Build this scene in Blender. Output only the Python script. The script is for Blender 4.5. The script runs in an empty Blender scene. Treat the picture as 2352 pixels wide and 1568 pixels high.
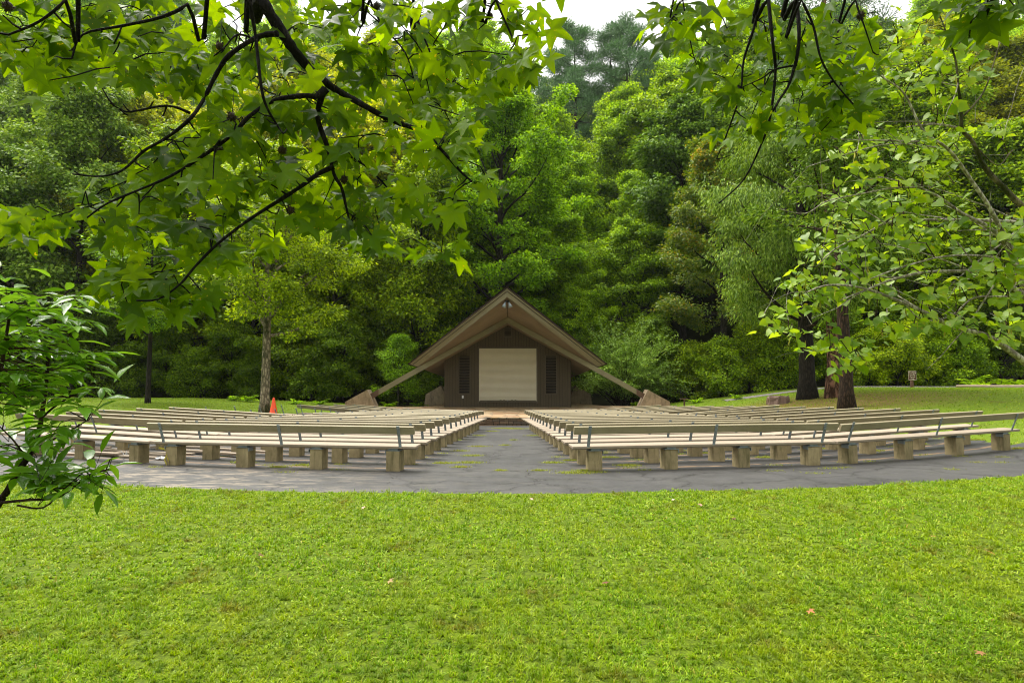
import bpy, math, random
import numpy as np
from mathutils import Vector, Matrix

rad = math.radians
S = bpy.context.scene
COL = S.collection

# ------------------------------------------------------------------ camera, world, sun, exposure
F = 1400.0                     # focal length in units of a 2352 px wide frame
CAMZ = 1.6
TILT = math.atan(82 / F)
cam = bpy.data.cameras.new("camera")
cam.sensor_width = 36.0
cam.lens = 36.0 * F / 2352
cam.clip_end = 2000
cam.clip_start = 0.05
camo = bpy.data.objects.new("camera", cam)
camo.location = (0, 0, CAMZ)
camo.rotation_euler = (rad(90) + TILT, 0, 0)
COL.objects.link(camo)
S.camera = camo

SUN_EL, SUN_AZ = 62.0, -50.0   # degrees; azimuth measured from +Y (view direction) towards +X
w = bpy.data.worlds.new("World")
S.world = w
w.use_nodes = True
nt = w.node_tree
sky = nt.nodes.new("ShaderNodeTexSky")
sky.sky_type = 'NISHITA'
sky.sun_disc = False
sky.sun_elevation = rad(SUN_EL)
sky.sun_rotation = rad(SUN_AZ)
sky.air_density = 1.0
sky.dust_density = 6.0
hs = nt.nodes.new("ShaderNodeHueSaturation")
hs.inputs["Saturation"].default_value = 0.12
nt.links.new(sky.outputs[0], hs.inputs["Color"])
# overcast: cloud cover evens the sky out
mixw = nt.nodes.new("ShaderNodeMix")
mixw.data_type = 'RGBA'
mixw.inputs[0].default_value = 0.75
mixw.inputs[7].default_value = (9.6, 9.5, 9.3, 1)
nt.links.new(hs.outputs[0], mixw.inputs[6])
bg = nt.nodes["Background"]
bg.inputs["Strength"].default_value = 0.11
nt.links.new(mixw.outputs[2], bg.inputs["Color"])

sl = bpy.data.lights.new("sun", 'SUN')
sl.energy = 3.0
sl.angle = rad(40)
sl.color = (1.0, 0.95, 0.86)
so = bpy.data.objects.new("sun", sl)
_sd = Vector((math.sin(rad(SUN_AZ)) * math.cos(rad(SUN_EL)), math.cos(rad(SUN_AZ)) * math.cos(rad(SUN_EL)), math.sin(rad(SUN_EL))))
so.rotation_euler = _sd.to_track_quat('Z', 'Y').to_euler()
so.location = (0, 0, 60)
COL.objects.link(so)

S.view_settings.view_transform = 'Standard'
S.view_settings.look = 'None'
S.view_settings.gamma = 1.0
S.view_settings.exposure = 1.0
try:
    S.cycles.filter_width = 1.05
    S.cycles.max_bounces = 8
    S.cycles.diffuse_bounces = 4
    S.cycles.transmission_bounces = 4
    S.cycles.transparent_max_bounces = 8
    S.cycles.volume_bounces = 1
except Exception:
    pass

# ------------------------------------------------------------------ helpers
def P(px, py, d):
    """world point at distance d (along +Y) that the lens shows at (px, py) of a 2352 x 1568 frame"""
    u = (px - 1176) / F
    v = (784 - py) / F
    ct, st = math.cos(TILT), math.sin(TILT)
    x, y, z = u, ct - v * st, st + v * ct
    k = d / y
    return Vector((x * k, d, CAMZ + z * k))

def tag(o, label=None, cat=None, group=None, kind=None):
    if label: o["label"] = label
    if cat: o["category"] = cat
    if group: o["group"] = group
    if kind: o["kind"] = kind
    return o

def empty(name, loc, rz=0.0):
    o = bpy.data.objects.new(name, None)
    o.empty_display_size = 0.3
    o.location = loc
    o.rotation_euler = (0, 0, rz)
    COL.objects.link(o)
    return o

class MB:
    def __init__(s):
        s.v = []; s.f = []
    def add(s, vs, fs):
        b = len(s.v)
        s.v += [tuple(v) for v in vs]
        s.f += [tuple(b + i for i in f) for f in fs]
    def box(s, x0, x1, y0, y1, z0, z1, M=None, cham=0.0):
        if cham <= 0:
            vs = [(x0, y0, z0), (x1, y0, z0), (x1, y1, z0), (x0, y1, z0), (x0, y0, z1), (x1, y0, z1), (x1, y1, z1), (x0, y1, z1)]
            fs = [(0, 3, 2, 1), (4, 5, 6, 7), (0, 1, 5, 4), (1, 2, 6, 5), (2, 3, 7, 6), (3, 0, 4, 7)]
        else:
            c = cham
            vs = []
            for z, k in ((z0, c), (z0 + c, 0), (z1 - c, 0), (z1, c)):
                vs += [(x0 + k, y0 + k, z), (x1 - k, y0 + k, z), (x1 - k, y1 - k, z), (x0 + k, y1 - k, z)]
            fs = [(3, 2, 1, 0), (12, 13, 14, 15)]
            for r in range(3):
                for i in range(4):
                    j = (i + 1) % 4
                    fs.append((r * 4 + i, r * 4 + j, r * 4 + 4 + j, r * 4 + 4 + i))
        if M is not None:
            vs = [M @ Vector(v) for v in vs]
        s.add(vs, fs)
    def prism(s, poly, d0, d1, axis='y'):
        """extrude a polygon; axis y: poly in (x,z); axis x: poly in (y,z); axis z: poly in (x,y)"""
        n = len(poly)
        def mk(p, d):
            return (p[0], d, p[1]) if axis == 'y' else ((d, p[0], p[1]) if axis == 'x' else (p[0], p[1], d))
        vs = [mk(p, d0) for p in poly] + [mk(p, d1) for p in poly]
        fs = [tuple(range(n)), tuple(reversed(range(n, 2 * n)))]
        for i in range(n):
            j = (i + 1) % n
            fs.append((j, i, n + i, n + j))
        s.add(vs, fs)
    def tube(s, pts, radii, sides=6, cap=True):
        pts = [Vector(p) for p in pts]
        n = len(pts)
        if n < 2: return
        vs = []; fs = []
        ref = Vector((0.31, 0.17, 0.93)).normalized()
        for i, p in enumerate(pts):
            t = (pts[min(i + 1, n - 1)] - pts[max(i - 1, 0)])
            if t.length < 1e-9: t = Vector((0, 0, 1))
            t.normalize()
            a = t.cross(ref)
            if a.length < 0.05: a = t.cross(Vector((1, 0, 0)))
            a.normalize()
            b = t.cross(a)
            for k in range(sides):
                an = 2 * math.pi * k / sides
                vs.append(p + (a * math.cos(an) + b * math.sin(an)) * radii[i])
        for i in range(n - 1):
            for k in range(sides):
                k2 = (k + 1) % sides
                fs.append((i * sides + k, i * sides + k2, (i + 1) * sides + k2, (i + 1) * sides + k))
        if cap:
            fs.append(tuple(range(sides)))
            fs.append(tuple(reversed(range((n - 1) * sides, n * sides))))
        s.add(vs, fs)
    def mesh(s, name, mat, smooth=False):
        me = bpy.data.meshes.new(name)
        me.from_pydata(s.v, [], s.f)
        me.validate()
        if mat: me.materials.append(mat)
        if smooth:
            me.polygons.foreach_set("use_smooth", [True] * len(me.polygons))
        # outward normals
        import bmesh
        bm = bmesh.new(); bm.from_mesh(me)
        bmesh.ops.recalc_face_normals(bm, faces=bm.faces)
        bm.to_mesh(me); bm.free()
        return me
    def build(s, name, mat, parent=None, smooth=False):
        o = bpy.data.objects.new(name, s.mesh(name, mat, smooth))
        COL.objects.link(o)
        if parent: o.parent = parent
        return o

def put_mesh(name, me, parent=None, loc=None):
    o = bpy.data.objects.new(name, me)
    COL.objects.link(o)
    if parent: o.parent = parent
    if loc is not None: o.location = loc
    return o

def np_mesh(name, V, faces_flat, starts, totals, mat, smooth=False):
    me = bpy.data.meshes.new(name)
    me.vertices.add(len(V))
    me.vertices.foreach_set("co", np.asarray(V, dtype=np.float32).ravel())
    me.loops.add(len(faces_flat))
    me.loops.foreach_set("vertex_index", np.asarray(faces_flat, dtype=np.int32))
    me.polygons.add(len(starts))
    me.polygons.foreach_set("loop_start", np.asarray(starts, dtype=np.int32))
    if smooth:
        me.polygons.foreach_set("use_smooth", np.ones(len(starts), dtype=bool))
    me.update(calc_edges=True)
    me.validate()
    if mat: me.materials.append(mat)
    return me

def norm(a):
    return a / np.maximum(np.linalg.norm(a, axis=1, keepdims=True), 1e-9)

def leaf_mesh(name, pos, tip, nrm, L, W, tmpl, mat):
    """tmpl = (pts [(u along, v across, w lift)], faces); all leaves as one mesh"""
    tp = np.array(tmpl[0], dtype=float)
    N = len(pos)
    tip = norm(tip)
    side = norm(np.cross(nrm, tip))
    nn = norm(np.cross(tip, side))
    L = np.broadcast_to(np.asarray(L, dtype=float), (N,))
    W = np.broadcast_to(np.asarray(W, dtype=float), (N,))
    V = (pos[:, None, :] + tip[:, None, :] * (tp[None, :, 0:1] * L[:, None, None])
         + side[:, None, :] * (tp[None, :, 1:2] * W[:, None, None])
         + nn[:, None, :] * (tp[None, :, 2:3] * L[:, None, None]))
    m = len(tp)
    V = V.reshape(-1, 3)
    fl = np.concatenate([np.array(f) for f in tmpl[1]])
    tot = np.array([len(f) for f in tmpl[1]])
    base = (np.arange(N) * m)[:, None]
    flat = (base + fl[None, :]).ravel()
    totals = np.tile(tot, N)
    starts = np.concatenate([[0], np.cumsum(totals)[:-1]])
    return np_mesh(name, V, flat, starts, totals, mat)

T_DIAMOND = ([(0, 0, 0), (.45, -.5, .03), (1, 0, -.08), (.45, .5, .03)], [(0, 1, 2, 3)])
T_KITE = ([(0, 0, 0), (.4, -.5, .06), (1, 0, -.12), (.4, .5, .06)], [(0, 1, 2), (0, 2, 3)])
T_BLADE = ([(0, -.5, 0), (0, .5, 0), (.55, .42, .10), (.55, -.42, .10), (1, 0, -.1)], [(0, 1, 2, 3), (3, 2, 4)])
T_LANCE = ([(0, 0, 0), (.2, -.36, .04), (.5, -.5, .05), (.8, -.25, -.03), (1, 0, -.14), (.8, .25, -.03), (.5, .5, .05), (.2, .36, .04), (.5, 0, 0)],
           [(0, 1, 2, 8), (8, 2, 3, 4), (8, 4, 5, 6), (0, 8, 6, 7)])
T_HEART = ([(0, 0, 0), (-.13, -.2, .03), (-.05, -.42, .07), (.22, -.54, .09), (.55, -.40, .05), (.82, -.15, -.08), (1, 0, -.16),
            (.82, .15, -.08), (.55, .40, .05), (.22, .54, .09), (-.05, .42, .07), (-.13, .2, .03), (.45, 0, 0)],
           [(0, 1, 2, 3, 12), (12, 3, 4), (12, 4, 5, 6), (12, 6, 7, 8), (12, 8, 9), (12, 9, 10, 11, 0)])

def star_template(seed, jag=1.0):
    """five lobed sweetgum leaf with slightly curved, uneven lobes"""
    r = random.Random(seed)
    lob = [(-128, .62), (-64, .93), (0, 1.05), (64, .93), (128, .62)]
    pts = [(0, 0, 0)]
    ring = []
    for k, (a, l) in enumerate(lob):
        a += r.uniform(-5, 5); l *= r.uniform(.9, 1.08)
        ar = rad(a)
        wd = .165
        def q(t, s):
            return (math.cos(ar) * l * t - math.sin(ar) * s, math.sin(ar) * l * t + math.cos(ar) * s)
        c = [q(.62, -wd), q(.83, -wd * .58), q(1, 0), q(.83, wd * .58), q(.62, wd)]
        if k > 0:
            am = rad((lob[k - 1][0] + lob[k][0]) / 2)
            ring.append((math.cos(am) * .47, math.sin(am) * .47, .02))
        for (x, y) in c:
            rr = math.hypot(x, y)
            ring.append((x, y, .05 - .24 * rr * rr + .015 * r.uniform(-1, 1)))
    ring.append((-.14, .10, 0)); ring.append((-.04, 0, 0)); ring.append((-.14, -.10, 0))
    pts += ring
    n = len(ring)
    # split each half into fans so that lobes can fold
    fs = [(0, i + 1, (i + 1) % n + 1) for i in range(n)]
    return (pts, fs)

# ------------------------------------------------------------------ materials
def newmat(name):
    m = bpy.data.materials.new(name)
    m.use_nodes = True
    n = m.node_tree.nodes
    b = n["Principled BSDF"]
    return m, m.node_tree, n, m.node_tree.links, b

def noise(nt_, scale, detail=4, rough=.55, vec=None, dist=0):
    t = nt_.nodes.new("ShaderNodeTexNoise")
    t.inputs["Scale"].default_value = scale
    t.inputs["Detail"].default_value = detail
    t.inputs["Roughness"].default_value = rough
    t.inputs["Distortion"].default_value = dist
    if vec is not None: nt_.links.new(vec, t.inputs["Vector"])
    return t

def ramp(nt_, fac, stops):
    r = nt_.nodes.new("ShaderNodeValToRGB")
    e = r.color_ramp.elements
    while len(e) < len(stops): e.new(0.5)
    for i, (p, c) in enumerate(stops):
        e[i].position = p
        e[i].color = (c[0], c[1], c[2], 1) if not isinstance(c, (int, float)) else (c, c, c, 1)
    nt_.links.new(fac, r.inputs[0])
    return r

def mixc(nt_, fac, a, b, mode='MIX'):
    m = nt_.nodes.new("ShaderNodeMix")
    m.data_type = 'RGBA'
    m.blend_type = mode
    for sock, val in ((0, fac), (6, a), (7, b)):
        if isinstance(val, (int, float)): m.inputs[sock].default_value = val
        elif isinstance(val, tuple): m.inputs[sock].default_value = (val[0], val[1], val[2], 1)
        else: nt_.links.new(val, m.inputs[sock])
    return m.outputs[2]

def mathn(nt_, op, a, b=None, c=None):
    m = nt_.nodes.new("ShaderNodeMath"); m.operation = op
    for i, v in enumerate((a, b, c)):
        if v is None: continue
        if isinstance(v, (int, float)): m.inputs[i].default_value = v
        else: nt_.links.new(v, m.inputs[i])
    return m.outputs[0]

def bump(nt_, h, strength, dist=.02, base=None):
    b = nt_.nodes.new("ShaderNodeBump")
    b.inputs["Strength"].default_value = strength
    b.inputs["Distance"].default_value = dist
    nt_.links.new(h, b.inputs["Height"])
    if base is not None: nt_.links.new(base, b.inputs["Normal"])
    return b.outputs[0]

def obj_vec(nt_, scale=(1, 1, 1)):
    tc = nt_.nodes.new("ShaderNodeTexCoord")
    mp = nt_.nodes.new("ShaderNodeMapping")
    mp.inputs["Scale"].default_value = scale
    nt_.links.new(tc.outputs["Object"], mp.inputs[0])
    return mp.outputs[0]

def world_vec(nt_, scale=(1, 1, 1)):
    g = nt_.nodes.new("ShaderNodeNewGeometry")
    mp = nt_.nodes.new("ShaderNodeMapping")
    mp.inputs["Scale"].default_value = scale
    nt_.links.new(g.outputs["Position"], mp.inputs[0])
    return mp.outputs[0]

def leafmat(name, stops, trans=0.35, tcol=(1.35, 1.25, .45), rough=.42, spec=.4, clump=.5):
    """per leaf colour from its island's random number, slow variation through the crown, light let through"""
    m, t, n, l, b = newmat(name)
    g = n.new("ShaderNodeNewGeometry")
    oi = n.new("ShaderNodeObjectInfo")
    nz = noise(t, clump, 2, .5, world_vec(t))
    f = mathn(t, 'ADD', mathn(t, 'MULTIPLY', g.outputs["Random Per Island"], .62), mathn(t, 'MULTIPLY', nz.outputs[0], .45))
    r = ramp(t, f, stops)
    c = mixc(t, 1.0, r.outputs[0], oi.outputs["Color"], 'MULTIPLY')
    l.new(c, b.inputs["Base Color"])
    b.inputs["Roughness"].default_value = rough
    b.inputs["Specular IOR Level"].default_value = spec
    tr = n.new("ShaderNodeBsdfTranslucent")
    l.new(mixc(t, 1.0, c, tcol, 'MULTIPLY'), tr.inputs[0])
    ms = n.new("ShaderNodeMixShader"); ms.inputs[0].default_value = trans
    l.new(b.outputs[0], ms.inputs[1]); l.new(tr.outputs[0], ms.inputs[2])
    l.new(ms.outputs[0], n["Material Output"].inputs[0])
    return m

def add_spots(m, scale, col, lo=.66, hi=.70):
    t = m.node_tree; n = t.nodes; l = t.links
    b = n["Principled BSDF"]
    src = b.inputs["Base Color"].links[0].from_socket
    nz = noise(t, scale, 3, .6, world_vec(t))
    c = mixc(t, ramp(t, nz.outputs[0], [(lo, 0.0), (hi, .8)]).outputs[0], src, col)
    l.new(c, b.inputs["Base Color"])
    for q in n:
        if q.type == 'BSDF_TRANSLUCENT':
            mx = q.inputs[0].links[0].from_node
            l.new(c, mx.inputs[6])

def barkmat(name, c0, c1, sc=(14, 14, 2.5), moss=None, strength=.8):
    m, t, n, l, b = newmat(name)
    v = obj_vec(t, sc)
    vo = n.new("ShaderNodeTexVoronoi"); vo.inputs["Scale"].default_value = 1.0
    vo.feature = 'DISTANCE_TO_EDGE'
    nz = noise(t, 1.3, 5, .7, v)
    wv = n.new("ShaderNodeVectorMath"); wv.operation = 'MULTIPLY_ADD'
    l.new(nz.outputs["Color"], wv.inputs[0]); wv.inputs[1].default_value = (1.2, 1.2, 1.2); l.new(v, wv.inputs[2])
    l.new(wv.outputs[0], vo.inputs["Vector"])
    f = mathn(t, 'MULTIPLY', ramp(t, vo.outputs["Distance"], [(0.0, 0.0), (.28, 1.0)]).outputs[0], nz.outputs[0])
    r = ramp(t, f, [(0.05, c0), (.6, c1)])
    c = r.outputs[0]
    if moss:
        mz = noise(t, 1.6, 4, .7, obj_vec(t, (1.5, 1.5, .8)))
        c = mixc(t, ramp(t, mz.outputs[0], [(.48, 0.0), (.62, 1.0)]).outputs[0], c, moss)
    l.new(c, b.inputs["Base Color"])
    b.inputs["Roughness"].default_value = .9
    b.inputs["Specular IOR Level"].default_value = .2
    l.new(bump(t, f, strength, .05), b.inputs["Normal"])
    return m

def plain(name, col, rough=.6, metal=0, nscale=6, var=.25, bs=.15, spec=.4, vec=None):
    m, t, n, l, b = newmat(name)
    v = vec(t) if vec else obj_vec(t)
    nz = noise(t, nscale, 5, .6, v)
    c = mixc(t, ramp(t, nz.outputs[0], [(.3, 0.0), (.7, 1.0)]).outputs[0], tuple(x * (1 - var) for x in col), tuple(min(1, x * (1 + var)) for x in col))
    l.new(c, b.inputs["Base Color"])
    b.inputs["Roughness"].default_value = rough
    b.inputs["Metallic"].default_value = metal
    b.inputs["Specular IOR Level"].default_value = spec
    if bs: l.new(bump(t, nz.outputs[0], bs, .01), b.inputs["Normal"])
    return m

def woodmat(name, ca, cb, along='x', stain=(.12, .13, .05), st=(.62, .78), rough=.6):
    m, t, n, l, b = newmat(name)
    sc = {'x': (1.2, 18, 18), 'y': (18, 1.2, 18), 'z': (18, 18, 1.2)}[along]
    nz = noise(t, 1.6, 6, .65, obj_vec(t, sc))
    oi = n.new("ShaderNodeObjectInfo")
    c = mixc(t, ramp(t, nz.outputs[0], [(.3, 0.0), (.7, 1.0)]).outputs[0], ca, cb)
    big = noise(t, .9, 5, .7, world_vec(t))
    c = mixc(t, ramp(t, big.outputs[0], [(st[0], 0.0), (st[1], .7)]).outputs[0], c, stain)
    hv = n.new("ShaderNodeHueSaturation")
    l.new(mathn(t, 'ADD', mathn(t, 'MULTIPLY', oi.outputs["Random"], .22), .88), hv.inputs["Value"])
    l.new(c, hv.inputs["Color"])
    l.new(hv.outputs[0], b.inputs["Base Color"])
    b.inputs["Roughness"].default_value = rough
    b.inputs["Specular IOR Level"].default_value = .35
    l.new(bump(t, nz.outputs[0], .25, .004), b.inputs["Normal"])
    return m

def concmat(name, base, dark, moss=(.07, .07, .02)):
    m, t, n, l, b = newmat(name)
    v = world_vec(t)
    n1 = noise(t, 2.2, 6, .7, v)
    n2 = noise(t, 60, 3, .6, v)
    n3 = noise(t, 3.0, 5, .7, world_vec(t, (3.0, 3.0, .5)))
    c = mixc(t, ramp(t, n1.outputs[0], [(.35, 0.0), (.7, 1.0)]).outputs[0], dark, base)
    c = mixc(t, ramp(t, n3.outputs[0], [(.50, 0.0), (.68, .85)]).outputs[0], c, moss)
    c = mixc(t, mathn(t, 'MULTIPLY', n2.outputs[0], .5), c, tuple(x * .55 for x in base))
    l.new(c, b.inputs["Base Color"])
    b.inputs["Roughness"].default_value = .88
    b.inputs["Specular IOR Level"].default_value = .25
    l.new(bump(t, n2.outputs[0], .5, .006), b.inputs["Normal"])
    return m

M = {}
M['bark_dark'] = barkmat('bark_dark', (.012, .010, .008), (.05, .04, .03))
M['bark_branch'] = barkmat('bark_branch', (.006, .005, .004), (.022, .017, .013), (60, 60, 14))
M['bark_grey'] = barkmat('bark_grey', (.13, .105, .07), (.46, .38, .27), (9, 9, 3), moss=(.05, .055, .02))
M['bark_pine'] = barkmat('bark_pine', (.05, .026, .016), (.34, .185, .125), (5, 5, 1.8), strength=1.0)
M['bark_brown'] = barkmat('bark_brown', (.016, .010, .007), (.09, .052, .032), (12, 12, 3))
M['bark_pale'] = barkmat('bark_pale', (.2, .17, .14), (.62, .57, .50), (26, 26, 7), strength=.3)
M['leaf_green'] = leafmat('leaf_green', [(.12, (.026, .060, .002)), (.45, (.12, .225, .004)), (.88, (.40, .56, .014))], .40, spec=.2)
M['leaf_lime'] = leafmat('leaf_lime', [(.12, (.05, .085, .003)), (.45, (.20, .27, .006)), (.88, (.46, .50, .02))], .45, spec=.15)
M['leaf_dark'] = leafmat('leaf_dark', [(.12, (.025, .058, .005)), (.45, (.09, .185, .014)), (.88, (.28, .42, .06))], .32, rough=.45, spec=.14)
M['leaf_pine'] = leafmat('leaf_pine', [(.12, (.025, .065, .022)), (.5, (.065, .14, .05)), (.88, (.14, .26, .09))], .2, tcol=(1.1, 1.1, .8))
M['leaf_orange'] = leafmat('leaf_orange', [(.12, (.035, .08, .004)), (.5, (.13, .225, .010)), (.78, (.27, .34, .015)), (.92, (.48, .30, .02))], .35, clump=.35)
M['leaf_shrub'] = leafmat('leaf_shrub', [(.15, (.10, .17, .02)), (.5, (.22, .34, .06)), (.85, (.42, .55, .16))], .3)
M['leaf_star'] = leafmat('leaf_star', [(.1, (.024, .055, .002)), (.45, (.065, .135, .003)), (.9, (.17, .28, .005))], .62, tcol=(2.6, 2.25, .3), rough=.4, spec=.15, clump=1.5)
M['leaf_heart'] = leafmat('leaf_heart', [(.1, (.10, .20, .012)), (.5, (.22, .37, .02)), (.88, (.36, .50, .05))], .5, tcol=(1.5, 1.35, .3), rough=.4, spec=.4, clump=2)
M['leaf_ash'] = leafmat('leaf_ash', [(.1, (.07, .17, .010)), (.5, (.14, .32, .02)), (.9, (.26, .48, .04))], .45, rough=.22, spec=.75, clump=2)
add_spots(M['leaf_star'], 55, (.38, .30, .03))
add_spots(M['leaf_heart'], 30, (.45, .38, .03), .62, .70)
M['pod'] = plain('pod', (.35, .33, .03), .6)
M['seedball'] = plain('seedball', (.03, .018, .008), .8)
M['seat_wood'] = woodmat('seat_wood', (.28, .225, .165), (.40, .33, .25), 'x', stain=(.25, .19, .12))
M['back_wood_shaded'] = woodmat('back_wood_shaded', (.27, .23, .14), (.36, .31, .20), 'x', stain=(.17, .15, .075), st=(.5, .8))  # seat paint again, shade of the back faces put into the colour
M['galv'] = plain('galv', (.26, .30, .32), .5, .25, 8, .25)
M['bolt'] = plain('bolt', (.3, .3, .3), .4, .8)
M['pier_conc'] = concmat('pier_conc', (.52, .42, .235), (.22, .18, .09))
M['butt_conc'] = concmat('butt_conc', (.44, .345, .225), (.20, .15, .095), (.10, .085, .045))
M['siding'] = plain('siding', (.068, .052, .028), .75, 0, 3, .15, .2, vec=lambda t: obj_vec(t, (6, 6, .6)))
M['siding_gap'] = plain('siding_gap', (.02, .016, .01), .9)
M['trim'] = plain('trim', (.08, .064, .038), .7, 0, 4, .15)
M['fascia'] = woodmat('fascia', (.165, .142, .085), (.225, .195, .12), 'x', stain=(.08, .066, .04), st=(.55, .8))
M['beam'] = woodmat('beam', (.165, .15, .078), (.225, .205, .115), 'x', stain=(.09, .075, .04), st=(.55, .8))
M['soffit'] = plain('soffit', (.205, .160, .105), .8, 0, .8, .18, .05)
M['shingle'] = plain('shingle', (.035, .022, .018), .9, 0, 9, .4, .6)
M['dark'] = plain('dark', (.008, .007, .006), .9)
M['lamp_metal'] = plain('lamp_metal', (.28, .33, .38), .45, .3)
M['white_plastic'] = plain('white_plastic', (.7, .7, .68), .4)
M['cone_orange'] = plain('cone_orange', (.95, .085, .012), .45, 0, 6, .08, .03)
M['cone_base'] = plain('cone_base', (.5, .06, .02), .6)
M['sign_brown'] = plain('sign_brown', (.10, .035, .018), .6)
M['sign_post'] = plain('sign_post', (.16, .08, .055), .8)
M['sign_text'] = plain('sign_text', (.7, .62, .5), .6)
M['stump'] = woodmat('stump', (.12, .075, .055), (.26, .17, .13), 'z', stain=(.05, .04, .03))
M['log'] = woodmat('log', (.28, .2, .13), (.42, .33, .24), 'x', stain=(.12, .09, .05))
M['rusty'] = plain('rusty', (.10, .06, .035), .8)
M['gravel'] = plain('gravel', (.20, .185, .17), .95, 0, 22, .5, 1.0, vec=lambda t: world_vec(t))
M['plastic'] = plain('plastic', (.62, .62, .6), .3)
M['tape'] = plain('tape', (.5, .42, .04), .4)

def shuttermat():
    m, t, n, l, b = newmat('shutter')
    nz = noise(t, 1.2, 4, .6, obj_vec(t))
    l.new(mixc(t, nz.outputs[0], (.52, .48, .35), (.62, .58, .44)), b.inputs["Base Color"])
    b.inputs["Roughness"].default_value = .5
    return m
M['shutter'] = shuttermat()

def stonemat(name, stops, scale, joints=True):
    m, t, n, l, b = newmat(name)
    v = world_vec(t, (1, 1, 1))
    nz = noise(t, .7, 2, .5, v)
    wv = n.new("ShaderNodeVectorMath"); wv.operation = 'MULTIPLY_ADD'
    l.new(nz.outputs["Color"], wv.inputs[0]); wv.inputs[1].default_value = (.5, .5, 0); l.new(v, wv.inputs[2])
    flat = n.new("ShaderNodeVectorMath"); flat.operation = 'MULTIPLY'; flat.inputs[1].default_value = (1, 1, 0)
    l.new(wv.outputs[0], flat.inputs[0])
    vo = n.new("ShaderNodeTexVoronoi"); vo.inputs["Scale"].default_value = scale; vo.inputs["Randomness"].default_value = .8
    vo.distance = 'CHEBYCHEV'
    l.new(flat.outputs[0], vo.inputs["Vector"])
    ve = n.new("ShaderNodeTexVoronoi"); ve.inputs["Scale"].default_value = scale; ve.inputs["Randomness"].default_value = .8
    ve.feature = 'F2'; ve.distance = 'CHEBYCHEV'
    l.new(flat.outputs[0], ve.inputs["Vector"])
    sx = n.new("ShaderNodeSeparateColor"); l.new(vo.outputs["Color"], sx.inputs[0])
    r = ramp(t, sx.outputs[0], stops)
    edge = mathn(t, 'SUBTRACT', ve.outputs["Distance"], vo.outputs["Distance"])
    ef = ramp(t, edge, [(.01, 0.0), (.05, 1.0)])
    fine = noise(t, 5, 5, .7, v)
    c = mixc(t, mathn(t, 'MULTIPLY', fine.outputs[0], .45), r.outputs[0], (.16, .09, .05))
    c = mixc(t, ef.outputs[0], (.10, .08, .055), c)
    l.new(c, b.inputs["Base Color"])
    b.inputs["Roughness"].default_value = .6
    l.new(bump(t, ef.outputs[0], .5, .01), b.inputs["Normal"])
    return m
M['flag'] = stonemat('flag', [(0, (.36, .20, .08)), (.25, (.48, .35, .19)), (.5, (.30, .15, .065)), (.7, (.50, .40, .25)), (1, (.38, .25, .11))], 1.7)

def rockmat():
    m, t, n, l, b = newmat('wall_rock')
    g = n.new("ShaderNodeNewGeometry")
    r = ramp(t, g.outputs["Random Per Island"], [(0, (.12, .08, .05)), (.3, (.22, .13, .07)), (.55, (.3, .17, .09)), (.8, (.16, .13, .09)), (1, (.34, .22, .12))])
    fine = noise(t, 9, 5, .7, world_vec(t))
    l.new(mixc(t, fine.outputs[0], r.outputs[0], (.08, .06, .04)), b.inputs["Base Color"])
    b.inputs["Roughness"].default_value = .85
    l.new(bump(t, fine.outputs[0], .8, .02), b.inputs["Normal"])
    return m
M['rock'] = rockmat()

# ------------------------------------------------------------------ terrain
CX = -0.3
def S01(t):
    t = np.clip(t, 0, 1)
    return t * t * (3 - 2 * t)
def ground(x, y):
    x = np.asarray(x, dtype=float); y = np.asarray(y, dtype=float)
    R = np.hypot(x - CX, y - 31.0)
    z = -0.55 + 0.55 * np.clip((R - 4) / 16.7, 0, 1.03)
    z = z + 0.98 * S01((x - 6) / 14) * S01((y - 8) / 20)
    z = z + 0.28 * S01((-x - 4) / 10) * S01((y - 12) / 15)
    # wooded hill behind
    e = y - 49 + 5 * np.sin(x * .045 + .6)
    z = z + (.62 + .14 * S01((np.abs(x - 14) - 14) / 30)) * np.where(e > 0, np.sqrt(e * e + 36) - 6, 0) * (1 - .25 * S01((e - 85) / 80))
    z = z - .5 * S01((y - 38.5) / 4) * S01((46 - y) / 6)
    z = z + .05 * np.sin(x * .31 + 1) * np.sin(y * .27) * S01((np.abs(x - CX) - 3) / 8 + 0 * y) * S01((R - 25) / 6)
    return z
def gz(x, y): return float(ground(x, y))

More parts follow.
